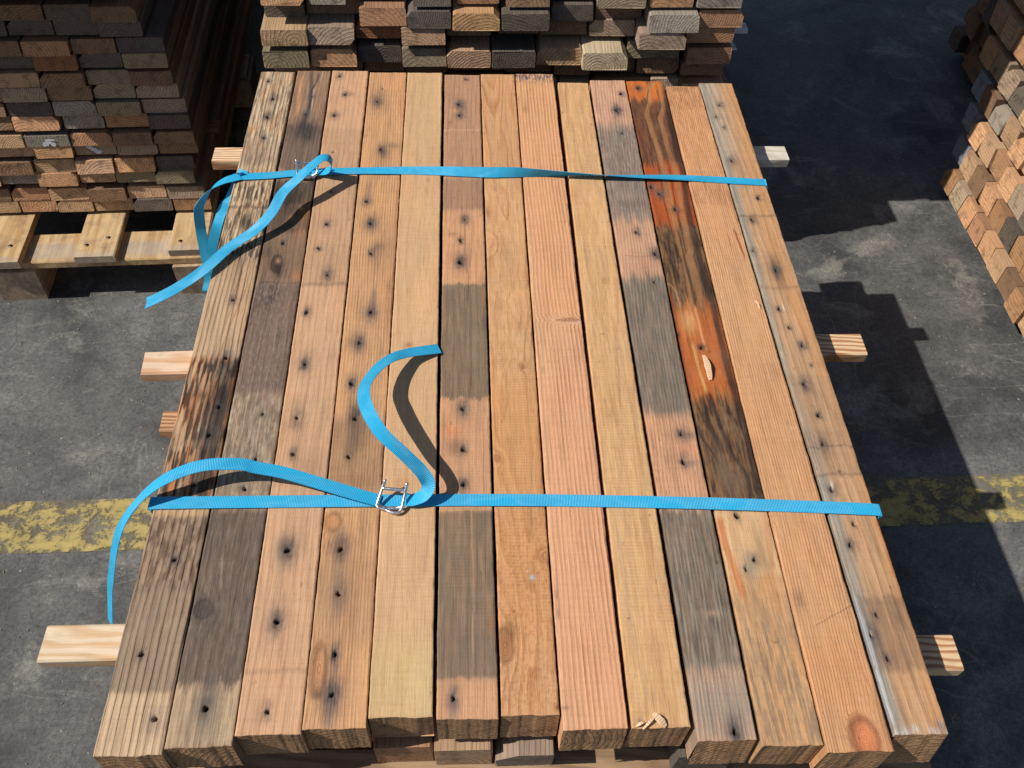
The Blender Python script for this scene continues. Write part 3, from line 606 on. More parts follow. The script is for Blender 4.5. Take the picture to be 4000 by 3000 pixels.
def metal_material(name):
    g = G(name)
    n = g.noise(g.coord('Object'), 300, 3)
    g.base((0.62, 0.63, 0.64, 1), g.ramp(n, [(0.3, 0.22), (0.7, 0.42)]), 0.5)
    g.b.inputs['Metallic'].default_value = 1.0
    return g.m


def ground_material(name):
    g = G(name)
    co = g.coord('Object')
    big = g.noise(co, 1.3, 4, 0.6)
    med = g.noise(co, 9.0, 5, 0.62)
    fin = g.noise(co, 120.0, 4, 0.7)
    grit = g.noise(co, 420.0, 3, 0.75)
    c = g.ramp(med, [(0.25, (0.060, 0.061, 0.062)), (0.5, (0.106, 0.105, 0.101)), (0.72, (0.150, 0.146, 0.138))])
    c = g.mix(1.0, c, g.ramp(big, [(0.3, 0.58), (0.55, 0.95), (0.75, 1.18)]), 'MULTIPLY')
    # dark oily film and pale spilled patches
    oil = g.noise(g.vmath('ADD', co, (4.2, 1.7, 0)), 3.1, 5, 0.6, 0.6)
    c = g.mix(g.ramp(oil, [(0.50, 0.0), (0.64, 0.72)]), c, (0.033, 0.034, 0.036, 1))
    sp = g.noise(g.vmath('ADD', co, (9.7, 3.4, 0)), 5.2, 6, 0.68, 0.35)
    c = g.mix(g.ramp(sp, [(0.55, 0.0), (0.66, 0.75)]), c, (0.20, 0.19, 0.165, 1))
    # scuffs: thin wandering pale lines
    def lines(off, sc, rot, wdt, amt, col, cc):
        mp = g.n('ShaderNodeMapping')
        g.put(mp.inputs['Vector'], co)
        mp.inputs['Location'].default_value = off
        mp.inputs['Rotation'].default_value = (0, 0, rot)
        mp.inputs['Scale'].default_value = sc
        nn = g.noise(mp.outputs[0], 1.0, 3, 0.55, 0.5)
        d = g.math('ABSOLUTE', g.math('SUBTRACT', nn, 0.5))
        gate = g.ramp(g.noise(g.vmath('ADD', co, off), 2.6, 3), [(0.48, 0), (0.62, 1)])
        return g.mix(g.math('MULTIPLY', g.math('MULTIPLY', g.ramp(d, [(0.0, 1.0), (wdt, 0.0)]), gate), amt), cc, (*col, 1))
    c = lines((3, 1, 0), (2.2, 9.0, 1), 0.7, 0.012, 0.55, (0.21, 0.205, 0.19), c)
    c = lines((7, 5, 0), (6.0, 3.0, 1), -0.4, 0.010, 0.5, (0.20, 0.195, 0.18), c)
    c = lines((1, 8, 0), (5.0, 5.0, 1), 0.1, 0.014, 0.45, (0.035, 0.035, 0.037), c)
    bl = g.noise(g.vmath('ADD', co, (3.1, 8.2, 0)), 55.0, 4, 0.7)
    c = g.mix(1.0, c, g.ramp(bl, [(0.30, 0.78), (0.5, 1.0), (0.72, 1.22)]), 'MULTIPLY')
    c = g.mix(1.0, c, g.ramp(fin, [(0.28, 0.58), (0.5, 1.0), (0.75, 1.38)]), 'MULTIPLY')
    c = g.mix(1.0, c, g.ramp(grit, [(0.3, 0.62), (0.5, 1.0), (0.75, 1.5)]), 'MULTIPLY')
    chip = g.ramp(g.noise(co, 95.0, 1, 0.3), [(0.755, 0.0), (0.79, 1.0)])
    c = g.mix(g.math('MULTIPLY', chip, 0.75), c, (0.32, 0.29, 0.23, 1))
    g.base(c, g.ramp(med, [(0.3, 0.58), (0.7, 0.80)]), 0.35)
    h = g.math('ADD', g.math('MULTIPLY', fin, 0.7), g.math('MULTIPLY', grit, 0.6))
    h = g.math('ADD', h, g.math('MULTIPLY', med, 1.2))
    g.bump(h, 0.004, 0.55)
    return g.m


def yellow_line_material(name):
    """road paint, worn through to the floor in patches"""
    g = G(name)
    co = g.coord('Object')
    wear = g.noise(g.scale(co, (0.8, 1.0, 1.0)), 30, 6, 0.72, 0.3)
    wide = g.noise(g.vmath('ADD', co, (2.3, 0.7, 0)), 3.2, 3, 0.5)
    fin = g.noise(co, 150, 4, 0.7)
    sx = g.n('ShaderNodeSeparateXYZ')
    g.put(sx.inputs[0], co)
    ed = g.math('ABSOLUTE', sx.outputs[1])
    k = g.math('ADD', wear, g.math('MULTIPLY', g.math('SUBTRACT', wide, 0.5), 0.55))
    k = g.math('ADD', k, g.math('MULTIPLY', g.math('SUBTRACT', fin, 0.5), 0.22))
    k = g.math('SUBTRACT', k, g.ramp(g.math('MULTIPLY', ed, 15.0), [(0.80, 0.0), (1.0, 0.10)]))
    # the paint lies thicker at the left of the place, thin under the traffic lane on the right
    m = g.ramp(k, [(0.33, 0.14), (0.42, 0.30), (0.46, 0.78), (0.56, 0.93)])
    c = g.mix(fin, (0.46, 0.36, 0.11, 1), (0.34, 0.27, 0.11, 1))
    c = g.mix(g.ramp(wear, [(0.4, 0.4), (0.6, 0.0)]), c, (0.14, 0.12, 0.07, 1))
    g.base(c, 0.7, 0.3)
    g.bump(fin, 0.001, 0.6)
    tr = g.n('ShaderNodeBsdfTransparent')
    mx = g.n('ShaderNodeMixShader')
    g.put(mx.inputs[0], m)
    g.t.links.new(tr.outputs[0], mx.inputs[1])
    g.t.links.new(g.b.outputs[0], mx.inputs[2])
    g.t.links.new(mx.outputs[0], g.out.inputs[0])
    return g.m

# ---------------------------------------------------------------- timber shapes
ZT = 0.720            # top of the strapped stack
TH = 0.068            # timber thickness
GAP = 0.022           # batten between layers
BED = ZT - TH

END_DARK = end_grain_material('end_grain_dark', False, alb((150, 118, 88), 1.0), 0.6)
END_OBJ = end_grain_material('end_grain', True)
SIDE_OBJ = plank_side_material('plank_side')


def smooth01(a, b, x):
    t = np.clip((x - a) / (b - a + 1e-9), 0, 1)
    return t * t * (3 - 2 * t)


def paint(u, v, feats, seed):
    """stain colour and cover for points (u, v) in mm on a timber's face"""
    C = np.zeros(u.shape + (3,))
    A = np.zeros(u.shape)
    D = np.zeros(u.shape)          # how far the surface sinks, mm
    KN = []
    jit = 0

    def over(col, a):
        nonlocal C, A
        a = np.clip(a, 0, 1)
        C = np.array(alb(col)) * a[..., None] + C * (1 - a[..., None])
        A = a + A * (1 - a)

    for f in feats:
        jit += 1
        s = seed * 100 + jit
        if f[0] == 'B':
            _, v0, v1, col, al, soft, rag = f
            w = rag * 6.0 * (vnoise(u / 11.0, v / 300.0, s) + 0.8 * vnoise(u / 2.7, v / 90.0, s + 1) + 0.5 * vnoise(u / 1.1, v / 50.0, s + 7))
            m = smooth01(v0 - soft, v0 + soft, v + w) * (1 - smooth01(v1 - soft, v1 + soft, v + w))
            m = m * np.clip(0.93 + 0.30 * fbm(u / 7.0, v / 60.0, s + 2), 0, 1.05)
            over(col, al * m)
        elif f[0] == 'S':
            _, cu, cv, su, sv, col, al = f
            wu = 0.30 * su * fbm(u / (su * 0.7 + 2), v / (sv * 0.7 + 4), s)
            wv = 0.30 * sv * fbm(u / (su * 0.7 + 2) + 40, v / (sv * 0.7 + 4), s + 1)
            d = ((u - cu + wu) / su) ** 2 + ((v - cv + wv) / sv) ** 2
            over(col, al * np.exp(-d * 0.9))
        elif f[0] == 'H':
            _, cu, cv, r, hl, ha = f
            wu = 3.0 * fbm(u / 6.0, v / 11.0, s)
            wv = 7.0 * fbm(u / 6.0 + 9, v / 11.0, s + 1)
            big = 1.0 + 0.35 * math.sin(s * 2.3)
            hu = (3.6 + 0.36 * hl) * big
            d = np.abs((u - cu + wu) / hu) ** 2 + np.abs((v - cv + wv) / (hl * 1.15 * big)) ** 2
            over((88, 82, 82), ha * 1.0 * np.exp(-d * 0.75))
            over((50, 48, 52), ha * 0.95 * np.exp(-d * 3.2))
            dd = np.hypot((u - cu) * (1 + 0.25 * np.sin(s)) + 0.25 * (v - cv) * np.sin(s * 1.7), (v - cv) / 1.25) * (1 + 0.35 * fbm(u / 2.4, v / 2.4, s + 9, 2)) * 1.12
            m = 1 - smooth01(r * 0.55, r * 1.15, dd)
            over((14, 12, 12), m)
            D = np.maximum(D, 9.0 * m)
            D = np.maximum(D, 0.5 * np.exp(-(dd / (r * 2.2)) ** 2))
        elif f[0] == 'L':
            _, pts, wd, col, al, soft = f
            pu = np.array([p[0] for p in pts])
            pv = np.array([p[1] for p in pts])
            if np.ptp(pv) >= np.ptp(pu):
                o = np.argsort(pv)
                vf = np.arange(pv.min() - 40, pv.max() + 40, 1.0)
                uf = np.interp(vf, pv[o], pu[o])
                kn = np.hanning(35)
                uf = np.convolve(np.pad(uf, 17, mode='edge'), kn / kn.sum(), 'valid')
                uc = np.interp(v, vf, uf)
                d = np.abs(u - uc + 0.9 * fbm(v / 30.0, u * 0 + 0.37 + s, s) + 0.35 * vnoise(v / 6.0, u / 30.0, s + 4))
                en = smooth01(pv.min() - 10, pv.min() + 6, v) * (1 - smooth01(pv.max() - 6, pv.max() + 10, v))
            else:
                o = np.argsort(pu)
                vc = np.interp(u, pu[o], pv[o])
                d = np.abs(v - vc + 0.9 * fbm(u / 14.0, v * 0 + 0.37 + s, s))
                en = smooth01(pu.min() - 3, pu.min() + 2, u) * (1 - smooth01(pu.max() - 2, pu.max() + 3, u))
            over(col, al * en * (1 - smooth01(wd * 0.5 - soft * 0.5, wd * 0.5 + soft, d)) * (0.9 + 0.2 * fbm(u / 4, v / 40, s + 6)))
        elif f[0] == 'M':
            _, v0, v1, su, sv, col, al, th = f
            nz = 0.5 + 0.5 * fbm(u / su, v / sv, s, 3)
            m = smooth01(th - 0.07, th + 0.07, nz) * smooth01(v0 - 12, v0 + 8, v) * (1 - smooth01(v1 - 8, v1 + 12, v))
            over(col, al * m)
        elif f[0] == 'K':
            _, cu, cv, ru, rv, col, al = f
            w = 0.12 * fbm(u / 7.0, v / 12.0, s)
            d = np.hypot((u - cu) / ru, (v - cv) / rv) + w
            over(col, al * np.exp(-(d ** 3) * 0.8))
            over(tuple(c * 0.72 for c in col), al * 0.6 * np.exp(-((d - 0.95) / 0.16) ** 2))
            KN.append((cu, cv, ru, rv))
    col = C / np.maximum(A, 1e-4)[..., None]
    return col, A, D, KN


def ring_field(x, y, z, sp, pith, drift, amp, seed, kn=(), W=75.0):
    """growth-ring count at points in mm (x across, y along, z above the face)"""
    px = pith[0] + drift[0] * y / 1000.0 + 3.0 * vnoise(y / 260.0, y * 0 + seed + 0.37, seed)
    pz = pith[1] + drift[1] * y / 1000.0 + 3.0 * vnoise(y / 310.0, y * 0 + seed + 3.37, seed + 1)
    q = np.hypot(x - px, z - pz) / sp
    q = q + amp * fbm(x / 60.0, y / 420.0, seed + 5) + 0.12 * amp * fbm(x / 16.0, y / 60.0, seed + 8)
    for (cu, cv, ru, rv) in kn:
        d = np.hypot((x + W / 2 - cu) / ru, (y - cv) / rv)
        q = q + 1.7 * (ru / 10.0) ** 0.5 * np.exp(-(d / 2.1) ** 2)
        w = np.exp(-(d / 1.05) ** 6)
        q = q * (1 - w) + w * (d * ru / 2.4)
    return q


def build_top(i, spec):
    nl, nr, ny, fl, fr, fy = BOARDS[i]
    nl, nr, fl, fr = nl + 0.0007, nr - 0.0007, fl + 0.0007, fr - 0.0007
    base, late, fib, groove, saw, sp, pith, drift, amp, hue, dz = spec
    base = tuple(0.84 * c + 0.16 * k for c, k in zip(base, (202, 172, 142)))
    mat = top_timber_material('timber_face', alb(base), late, fib, groove, saw, hue, DIRT[i])
    ax = Vector(((fl + fr) / 2 - (nl + nr) / 2, fy - ny))
    L = ax.length
    rot = math.atan2(-ax.x, ax.y)
    Wn, Wf = nr - nl, fr - fl
    W = (Wn + Wf) / 2
    us = np.concatenate([[0, 0.9, 2.0, 3.4], np.arange(5.2, W * 1000 - 5.0, 1.75), [W * 1000 - k for k in (3.4, 2.0, 0.9, 0)]])
    vsn = np.concatenate([[0, 0.8, 1.8], np.arange(3.4, L * 1000 - 3.0, 1.9), [L * 1000 - 1.8, L * 1000 - 0.8, L * 1000]])
    nu, nv = len(us), len(vsn)
    u, v = np.meshgrid(us, vsn)
    sd = 31 + i * 7
    col, A, D, KN = paint(u, v, FEATS[i], sd)
    x = u - W * 1000 / 2
    q = ring_field(x, v, 0 * u, sp, pith, drift, amp, sd, KN, W * 1000)
    # shape, in mm
    du = np.minimum(u, W * 1000 - u)
    dv = np.minimum(v, L * 1000 - v)
    nick = 0.5 + 0.5 * fbm(v / 26.0, (u > W * 500) * 40.0, sd + 40)
    rr = 1.3 + 2.2 * np.clip(nick - 0.45, 0, 1) * 2
    fall = np.where(du < rr, (1 - du / rr) ** 2 * rr * 0.62, 0)
    re = 1.6
    fall = np.maximum(fall, np.where(dv < re, (1 - dv / re) ** 2 * re * (0.35 + 0.5 * (0.5 + 0.5 * fbm(u / 4.0, v * 0 + 0.37, sd + 3))), 0))
    fr_q = q - np.floor(q)
    lw = smooth01(0.5, 0.85, fr_q) * (1 - smooth01(0.93, 1.0, fr_q))
    z = (TH + dz) * 1000 - fall - D + 0.35 * fbm(u / 30.0, v / 140.0, sd + 2) - groove * 0.55 * (1 - lw) + 0.22 * fbm(u / 3.0, v / 22.0, sd + 6)
    # side wander of the long edges and raggedness of the sawn ends
    wl = 0.7 * fbm(v / 70.0, v * 0 + 0.37 + 3, sd + 11) + 0.35 * fbm(v / 9.0, v * 0 + 0.37 + 7, sd + 12)
    wr = 0.7 * fbm(v / 70.0, v * 0 + 0.37 + 13, sd + 13) + 0.35 * fbm(v / 9.0, v * 0 + 0.37 + 17, sd + 14)
    k = u / (W * 1000)
    wid = 1 + (Wf - Wn) / W * (v / (L * 1000) - 0.5)
    X = x * wid + wl * (1 - k) + wr * k
    e0 = 1.6 * fbm(u / 30.0, v * 0 + 0.37 + 1, sd + 20) + 0.55 * fbm(u / 4.0, v * 0 + 0.37 + 2, sd + 21)
    e1 = 1.6 * fbm(u / 30.0, v * 0 + 0.37 + 5, sd + 22) + 0.7 * fbm(u / 4.0, v * 0 + 0.37 + 6, sd + 23)
    t = v / (L * 1000)
    Y = v + e0 * (1 - t) ** 40 + e1 * t ** 40
    top = np.stack([X, Y, z], -1).reshape(-1, 3)
    n0 = nu * nv
    verts = [top]
    quads = [grid_quads(nu, nv)]
    midx = [np.zeros((nu - 1) * (nv - 1), int)]
    smo = [np.ones((nu - 1) * (nv - 1), bool)]
    ring = [q.ravel()]
    stain = [np.concatenate([col.reshape(-1, 3), A.reshape(-1, 1)], 1)]
    off = n0
    # the two long sides, welded to the face along its border
    for side in (0, 1):
        j = 0 if side == 0 else nu - 1
        bi = np.arange(nv) * nu + j
        lv = [top[bi]]
        for zz in (0.55, 0.0):
            p = top[bi].copy()
            p[:, 2] = p[:, 2] * 0 + zz * TH * 1000
            p[:, 0] += (0.5 if side == 0 else -0.5) * (1 if zz == 0 else 0.2)
            lv.append(p)
        lv = np.concatenate(lv)
        qd = grid_quads(nv, 3, off, flip=(side == 1))
        verts.append(lv)
        quads.append(qd)
        midx.append(np.zeros(len(qd), int))
        smo.append(np.zeros(len(qd), bool))
        ring.append(ring_field(lv[:, 0], lv[:, 1], lv[:, 2] - TH * 1000, sp, pith, drift, amp, sd, (), W * 1000))
        sc = np.tile(stain[0].reshape(nv, nu, 4)[:, j], (3, 1))
        stain.append(sc)
        off += len(lv)
    for end in (0, 1):
        bi = np.arange(nu) + (0 if end == 0 else (nv - 1) * nu)
        nz = 9
        lv = []
        for kz in range(nz):
            a = kz / (nz - 1)
            p = top[bi].copy()
            p[:, 2] = p[:, 2] * (1 - a)
            s_ = -1 if end == 0 else 1
            p[:, 1] += s_ * (0.4 * fbm(us / 2.5, us * 0 + 0.37 + kz * 0.9, sd + 60 + end) + ENDCUT[i] * a * (1 if end == 0 else 0))
            lv.append(p)
        lv = np.concatenate(lv)
        qd = grid_quads(nu, nz, off, flip=(end == 0))
        verts.append(lv)
        quads.append(qd)
        midx.append(np.ones(len(qd), int))
        smo.append(np.ones(len(qd), bool))
        ring.append(np.zeros(len(lv)))
        stain.append(np.zeros((len(lv), 4)))
        off += len(lv)
    # underside
    b = top[[0, nu - 1, n0 - nu, n0 - 1]].copy()
    b[:, 2] = 0
    verts.append(b)
    quads.append(np.array([[off, off + 2, off + 3, off + 1]]))
    midx.append(np.zeros(1, int))
    smo.append(np.zeros(1, bool))
    ring.append(np.zeros(4))
    stain.append(np.zeros((4, 4)))
    me = np_mesh('timber', np.concatenate(verts) * 0.001, np.concatenate(quads), [mat, END_DARK], np.concatenate(midx), np.concatenate(smo))
    a = me.attributes.new('ring', 'FLOAT', 'POINT')
    a.data.foreach_set('value', np.concatenate(ring).astype(np.float32))
    a = me.attributes.new('stain', 'FLOAT_COLOR', 'POINT')
    a.data.foreach_set('color', np.concatenate(stain).astype(np.float32).ravel())
    o = link('timber', me, None, ((nl + nr) / 2, ny, BED), (0, 0, rot))
    return o


def plank_mesh(name, w, l, h, seed, mats, along='Y', skew=0.0, wane=None, n_len=7):
    """one sawn piece: an uneven eight-sided section with softened arrises, lofted along its length"""
    rng = np.random.default_rng(seed)
    c = 0.0022
    ch = [c * (0.6 + rng.random()) for _ in range(4)]
    if wane is not None:
        ch[wane] = h * (0.30 + 0.2 * rng.random())
    hw = w / 2
    sec = [(-hw + ch[0], 0), (hw - ch[1], 0), (hw, ch[1]), (hw, h - ch[2]), (hw - ch[2], h), (-hw + ch[3], h), (-hw, h - ch[3]), (-hw, ch[0])]
    ys = np.linspace(0, l, n_len)
    V, F, MI = [], [], []
    for k, y in enumerate(ys):
        for (sx, sz) in sec:
            jx, jz, jy = rng.normal(0, 0.0005), 0.0, 0.0
            yy = y
            if k == 0:
                yy += skew * (sz - h / 2) + rng.normal(0, 0.0006)
            V.append((sx + jx, yy, sz + jz))
    for k in range(n_len - 1):
        for s in range(8):
            a = k * 8 + s
            b = k * 8 + (s + 1) % 8
            F.append((a, b, b + 8, a + 8))
            MI.append(0)
    F.append(tuple(range(7, -1, -1)))
    MI.append(1)
    F.append(tuple(range((n_len - 1) * 8, n_len * 8)))
    MI.append(1)
    if along == 'X':
        V = [(y, x, z) for (x, y, z) in V]
        F = [tuple(reversed(f)) for f in F]
    me = bpy.data.meshes.new(name)
    me.from_pydata(V, [], F)
    for m in mats:
        me.materials.append(m)
    me.polygons.foreach_set('material_index', MI)
    me.update()
    return me


# ---------------------------------------------------------------- ribbons and wire
def catmull(P, n=10):
    P = [np.array(p, float) for p in P]
    P = [2 * P[0] - P[1]] + P + [2 * P[-1] - P[-2]]
    out = []
    for i in range(1, len(P) - 2):
        for k in range(n):
            t = k / n
            a, b, c, d = P[i - 1], P[i], P[i + 1], P[i + 2]
            out.append(0.5 * ((2 * b) + (-a + c) * t + (2 * a - 5 * b + 4 * c - d) * t * t + (-a + 3 * b - 3 * c + d) * t ** 3))
    out.append(P[-2])
    return np.array(out)


def ribbon_mesh(name, pts, wdir, mat, width=0.019, thick=0.0008, n=10, cut=0.0):
    P = catmull(pts, n)
    Wd = catmull(wdir, n)
    T = np.gradient(P, axis=0)
    T /= np.linalg.norm(T, axis=1)[:, None]
    Wd = Wd - (Wd * T).sum(1)[:, None] * T
    Wd /= np.linalg.norm(Wd, axis=1)[:, None]
    N = np.cross(T, Wd)
    s = np.concatenate([[0], np.cumsum(np.linalg.norm(np.diff(P, axis=0), axis=1))])
    prof = np.array([-0.5, -0.25, 0.0, 0.25, 0.5])
    bow = np.array([0.0, 0.03, 0.04, 0.03, 0.0]) * 0.002
    V, UV, F = [], [], []
    m = len(P)
    for lay in (0, 1, 0, 1):
        for k in range(m):
            for j, p in enumerate(prof):
                e = cut * width * p * (1 if k == m - 1 else 0)
                V.append(P[k] + Wd[k] * p * width + N[k] * (bow[j] + (thick if lay else 0)) + T[k] * e)
                UV.append(((p + 0.5) * width, s[k]))
    o = m * 5
    for k in range(m - 1):
        for j in range(4):
            a = k * 5 + j
            F.append((a, a + 5, a + 6, a + 1))
            F.append((o + a, o + a + 1, o + a + 6, o + a + 5))
        for j in (0, 4):
            a = k * 5 + j
            q = (2 * o + a, 3 * o + a, 3 * o + a + 5, 2 * o + a + 5)
            F.append(q if j == 0 else q[::-1])
    for k in (0, m - 1):
        for j in range(4):
            a = k * 5 + j
            q = (2 * o + a, 2 * o + a + 1, 3 * o + a + 1, 3 * o + a)
            F.append(q if k == 0 else q[::-1])
    me = bpy.data.meshes.new(name)
    me.from_pydata([tuple(p) for p in V], [], F)
    me.materials.append(mat)
    uv = me.uv_layers.new(name='UVMap')
    vi = np.zeros(len(me.loops), np.int32)
    me.loops.foreach_get('vertex_index', vi)
    uv.data.foreach_set('uv', np.array(UV, np.float32)[vi].ravel())
    me.polygons.foreach_set('use_smooth', np.ones(len(me.polygons), bool))
    me.update()
    return me


def tube_mesh(name, pts, r, mat, n=6, sides=10):
    P = catmull(pts, n)
    T = np.gradient(P, axis=0)
    T /= np.linalg.norm(T, axis=1)[:, None]
    V, F = [], []
    ref = np.array([0.3, 0.2, 1.0])
    for k in range(len(P)):
        a = np.cross(T[k], ref)
        a /= np.linalg.norm(a)
        b = np.cross(T[k], a)
        ref = -b
        for j in range(sides):
            t = 2 * math.pi * j / sides
            V.append(tuple(P[k] + r * (a * math.cos(t) + b * math.sin(t))))
    for k in range(len(P) - 1):
        for j in range(sides):
            F.append((k * sides + j, k * sides + (j + 1) % sides, (k + 1) * sides + (j + 1) % sides, (k + 1) * sides + j))
    F.append(tuple(range(sides - 1, -1, -1)))
    F.append(tuple(range((len(P) - 1) * sides, len(P) * sides)))
    me = bpy.data.meshes.new(name)
    me.from_pydata(V, [], F)
    me.materials.append(mat)
    me.polygons.foreach_set('use_smooth', np.ones(len(me.polygons), bool))
    me.update()
    return me

# ---------------------------------------------------------------- ground
GROUND = ground_material('worn_floor')
gm = bpy.data.meshes.new('ground')
gm.from_pydata([(-40, -40, 0), (40, -40, 0), (40, 40, 0), (-40, 40, 0)], [], [(0, 1, 2, 3)])
gm.materials.append(GROUND)
tag(link('ground', gm), kind='structure')
lm = bpy.data.meshes.new('road_marking')
lm.from_pydata([(-9, -0.066, 0), (9, -0.066, 0), (9, 0.066, 0), (-9, 0.066, 0)], [], [(0, 1, 2, 3)])
lm.materials.append(yellow_line_material('yellow_paint'))
tag(link('road_marking', lm, None, (0, 0.061, 0.003), (0, 0, 0.0225)), kind='structure')

# ---------------------------------------------------------------- tones of old wood (base colours)
TONE = dict(
    tan=(0.40, 0.262, 0.155), orange=(0.46, 0.265, 0.14), orangebrown=(0.33, 0.185, 0.10), redbrown=(0.26, 0.12, 0.06),
    brown=(0.21, 0.132, 0.08), slate=(0.115, 0.094, 0.078), grey=(0.26, 0.222, 0.18), greytan=(0.31, 0.232, 0.165),
    olive=(0.24, 0.195, 0.125), pale=(0.46, 0.37, 0.26), greychalk=(0.20, 0.18, 0.155), tanchalk=(0.29, 0.22, 0.16),
    blue=(0.22, 0.25, 0.28))  # last tone has the blue of sky-lit shade put into it
WORD = dict(tan='tan', orange='orange', orangebrown='orange brown', redbrown='reddish brown', brown='brown', slate='dark slate grey',
            grey='grey', greytan='greyish tan', olive='olive brown', pale='pale', greychalk='white paint marked grey', tanchalk='white paint marked tan',
            blue='bluish shaded grey')
ORD = ['first', 'second', 'third', 'fourth', 'fifth', 'sixth', 'seventh', 'eighth', 'ninth', 'tenth', 'eleventh', 'twelfth', 'thirteenth', 'fourteenth']


def tone(name, rng, var=0.10):
    c = TONE[name]
    k = 1 + rng.uniform(-var, var)
    return (c[0] * k, c[1] * k * (1 + rng.uniform(-0.03, 0.03)), c[2] * k * (1 + rng.uniform(-0.05, 0.05)), 1.0)


# ---------------------------------------------------------------- the thirteen timbers on top of the stack
SPECS = [
    # base tone, ring contrast, fibre, groove, saw, ring mm, pith, drift, warp, hue, lift
    ((190, 160, 126), 0.95, 0.24, 1.1, 0.0, 8.5, (-210, -8), (6, 0), 0.55, 0.10, 0.000),
    ((150, 120, 96), 0.35, 0.34, 0.35, 0.0, 7.0, (30, -60), (40, 30), 1.1, 0.10, -0.0005),
    ((208, 162, 124), 0.36, 0.16, 0.25, 0.0, 9.0, (-190, -10), (8, 0), 0.45, 0.08, 0.0003),
    ((208, 157, 110), 0.62, 0.18, 0.40, 0.0, 4.6, (160, -12), (-10, 0), 0.8, 0.12, -0.0008),
    ((211, 168, 124), 0.24, 0.13, 0.12, 0.15, 12.0, (10, -70), (20, 14), 0.9, 0.06, 0.0012),
    ((204, 152, 112), 0.30, 0.18, 0.20, 0.25, 9.0, (-120, -30), (14, 6), 0.6, 0.08, 0.0),
    ((209, 156, 108), 0.72, 0.16, 0.25, 0.45, 8.0, (18, -52), (-26, 26), 2.0, 0.10, -0.0006),
    ((221, 166, 124), 0.85, 0.13, 0.60, 0.0, 6.3, (230, -14), (-8, 0), 0.35, 0.06, 0.0010),
    ((212, 166, 118), 0.42, 0.12, 0.2, 0.45, 11.0, (-14, -75), (24, 18), 1.0, 0.07, 0.0004),
    ((204, 156, 122), 0.36, 0.20, 0.5, 0.0, 5.2, (150, -20), (40, 0), 0.8, 0.08, -0.0004),
    ((206, 158, 108), 0.34, 0.18, 0.35, 0.0, 13.0, (20, -46), (-18, 12), 1.2, 0.12, -0.0012),
    ((211, 157, 110), 0.85, 0.15, 0.60, 0.0, 3.9, (-170, -16), (14, 0), 0.6, 0.08, 0.0010),
    ((194, 152, 112), 0.46, 0.22, 0.35, 0.0, 12.0, (90, -24), (-20, 0), 0.9, 0.10, 0.0),
]
ENDCUT = [4, 2, 0, 1, -2, 1, 3, 2, 0, 6, 1, 2, 12]     # how far each near end is cut under, mm
TOP_LABELS = [
    'weathered grooved timber with black stains along the left edge of the strapped stack',
    'dark taupe rough timber with a burnt knot, second from the left on top',
    'salmon tan timber with a line of bluish nail stains, third from the left on top',
    'orange ribbed timber with nail stains, fourth from the left on top under the near buckle',
    'plain smooth yellowish timber, fifth from the left, where a loose strap end lies',
    'timber banded in pinkish tan and olive grey, sixth from the left on top',
    'light orange timber with swirling knots and a pale blue speck near its front end',
    'pinkish timber with strong straight growth ridges and a bluish far end',
    'smooth golden timber without stains, wood chips lying on its near end',
    'timber mostly weathered grey with pinkish patches around nail holes, on top of the stack',
    'resin orange and nearly black timber with pale wavy ridges, third from the right',
    'finely ribbed orange timber with a big round knot at its near end',
    'grey and brown timber full of nail holes along the right edge of the stack',
]
SHORT = ['grooved leftmost top timber', 'dark taupe top timber', 'salmon top timber with a nail line', 'orange ribbed top timber',
         'plain yellowish top timber', 'grey and tan banded top timber', 'light orange swirling top timber', 'pinkish ridged top timber',
         'smooth golden top timber', 'weathered grey top timber', 'resin orange and black top timber', 'knot ended orange top timber', 'rightmost top timber full of nail holes']
DIRT = [0.45, 0.40, 0.32, 0.40, 0.12, 0.34, 0.16, 0.16, 0.12, 0.40, 0.40, 0.22, 0.40]
for i in range(13):
    o = build_top(i, SPECS[i])
    tag(o, TOP_LABELS[i], 'timber', 'timbers on top of the strapped stack')

# ---------------------------------------------------------------- the layers below
rng = random.Random(7)
LOW = [plank_mesh('low_timber', 0.0725, 1.335, TH - 0.0006, 40 + k, [SIDE_OBJ, END_OBJ], 'Y', rng.uniform(-0.12, 0.12), wane=(None, 2, None, 3, None)[k]) for k in range(5)]
LOWTONES = ['brown', 'orangebrown', 'tan', 'olive', 'greytan', 'slate', 'orange']
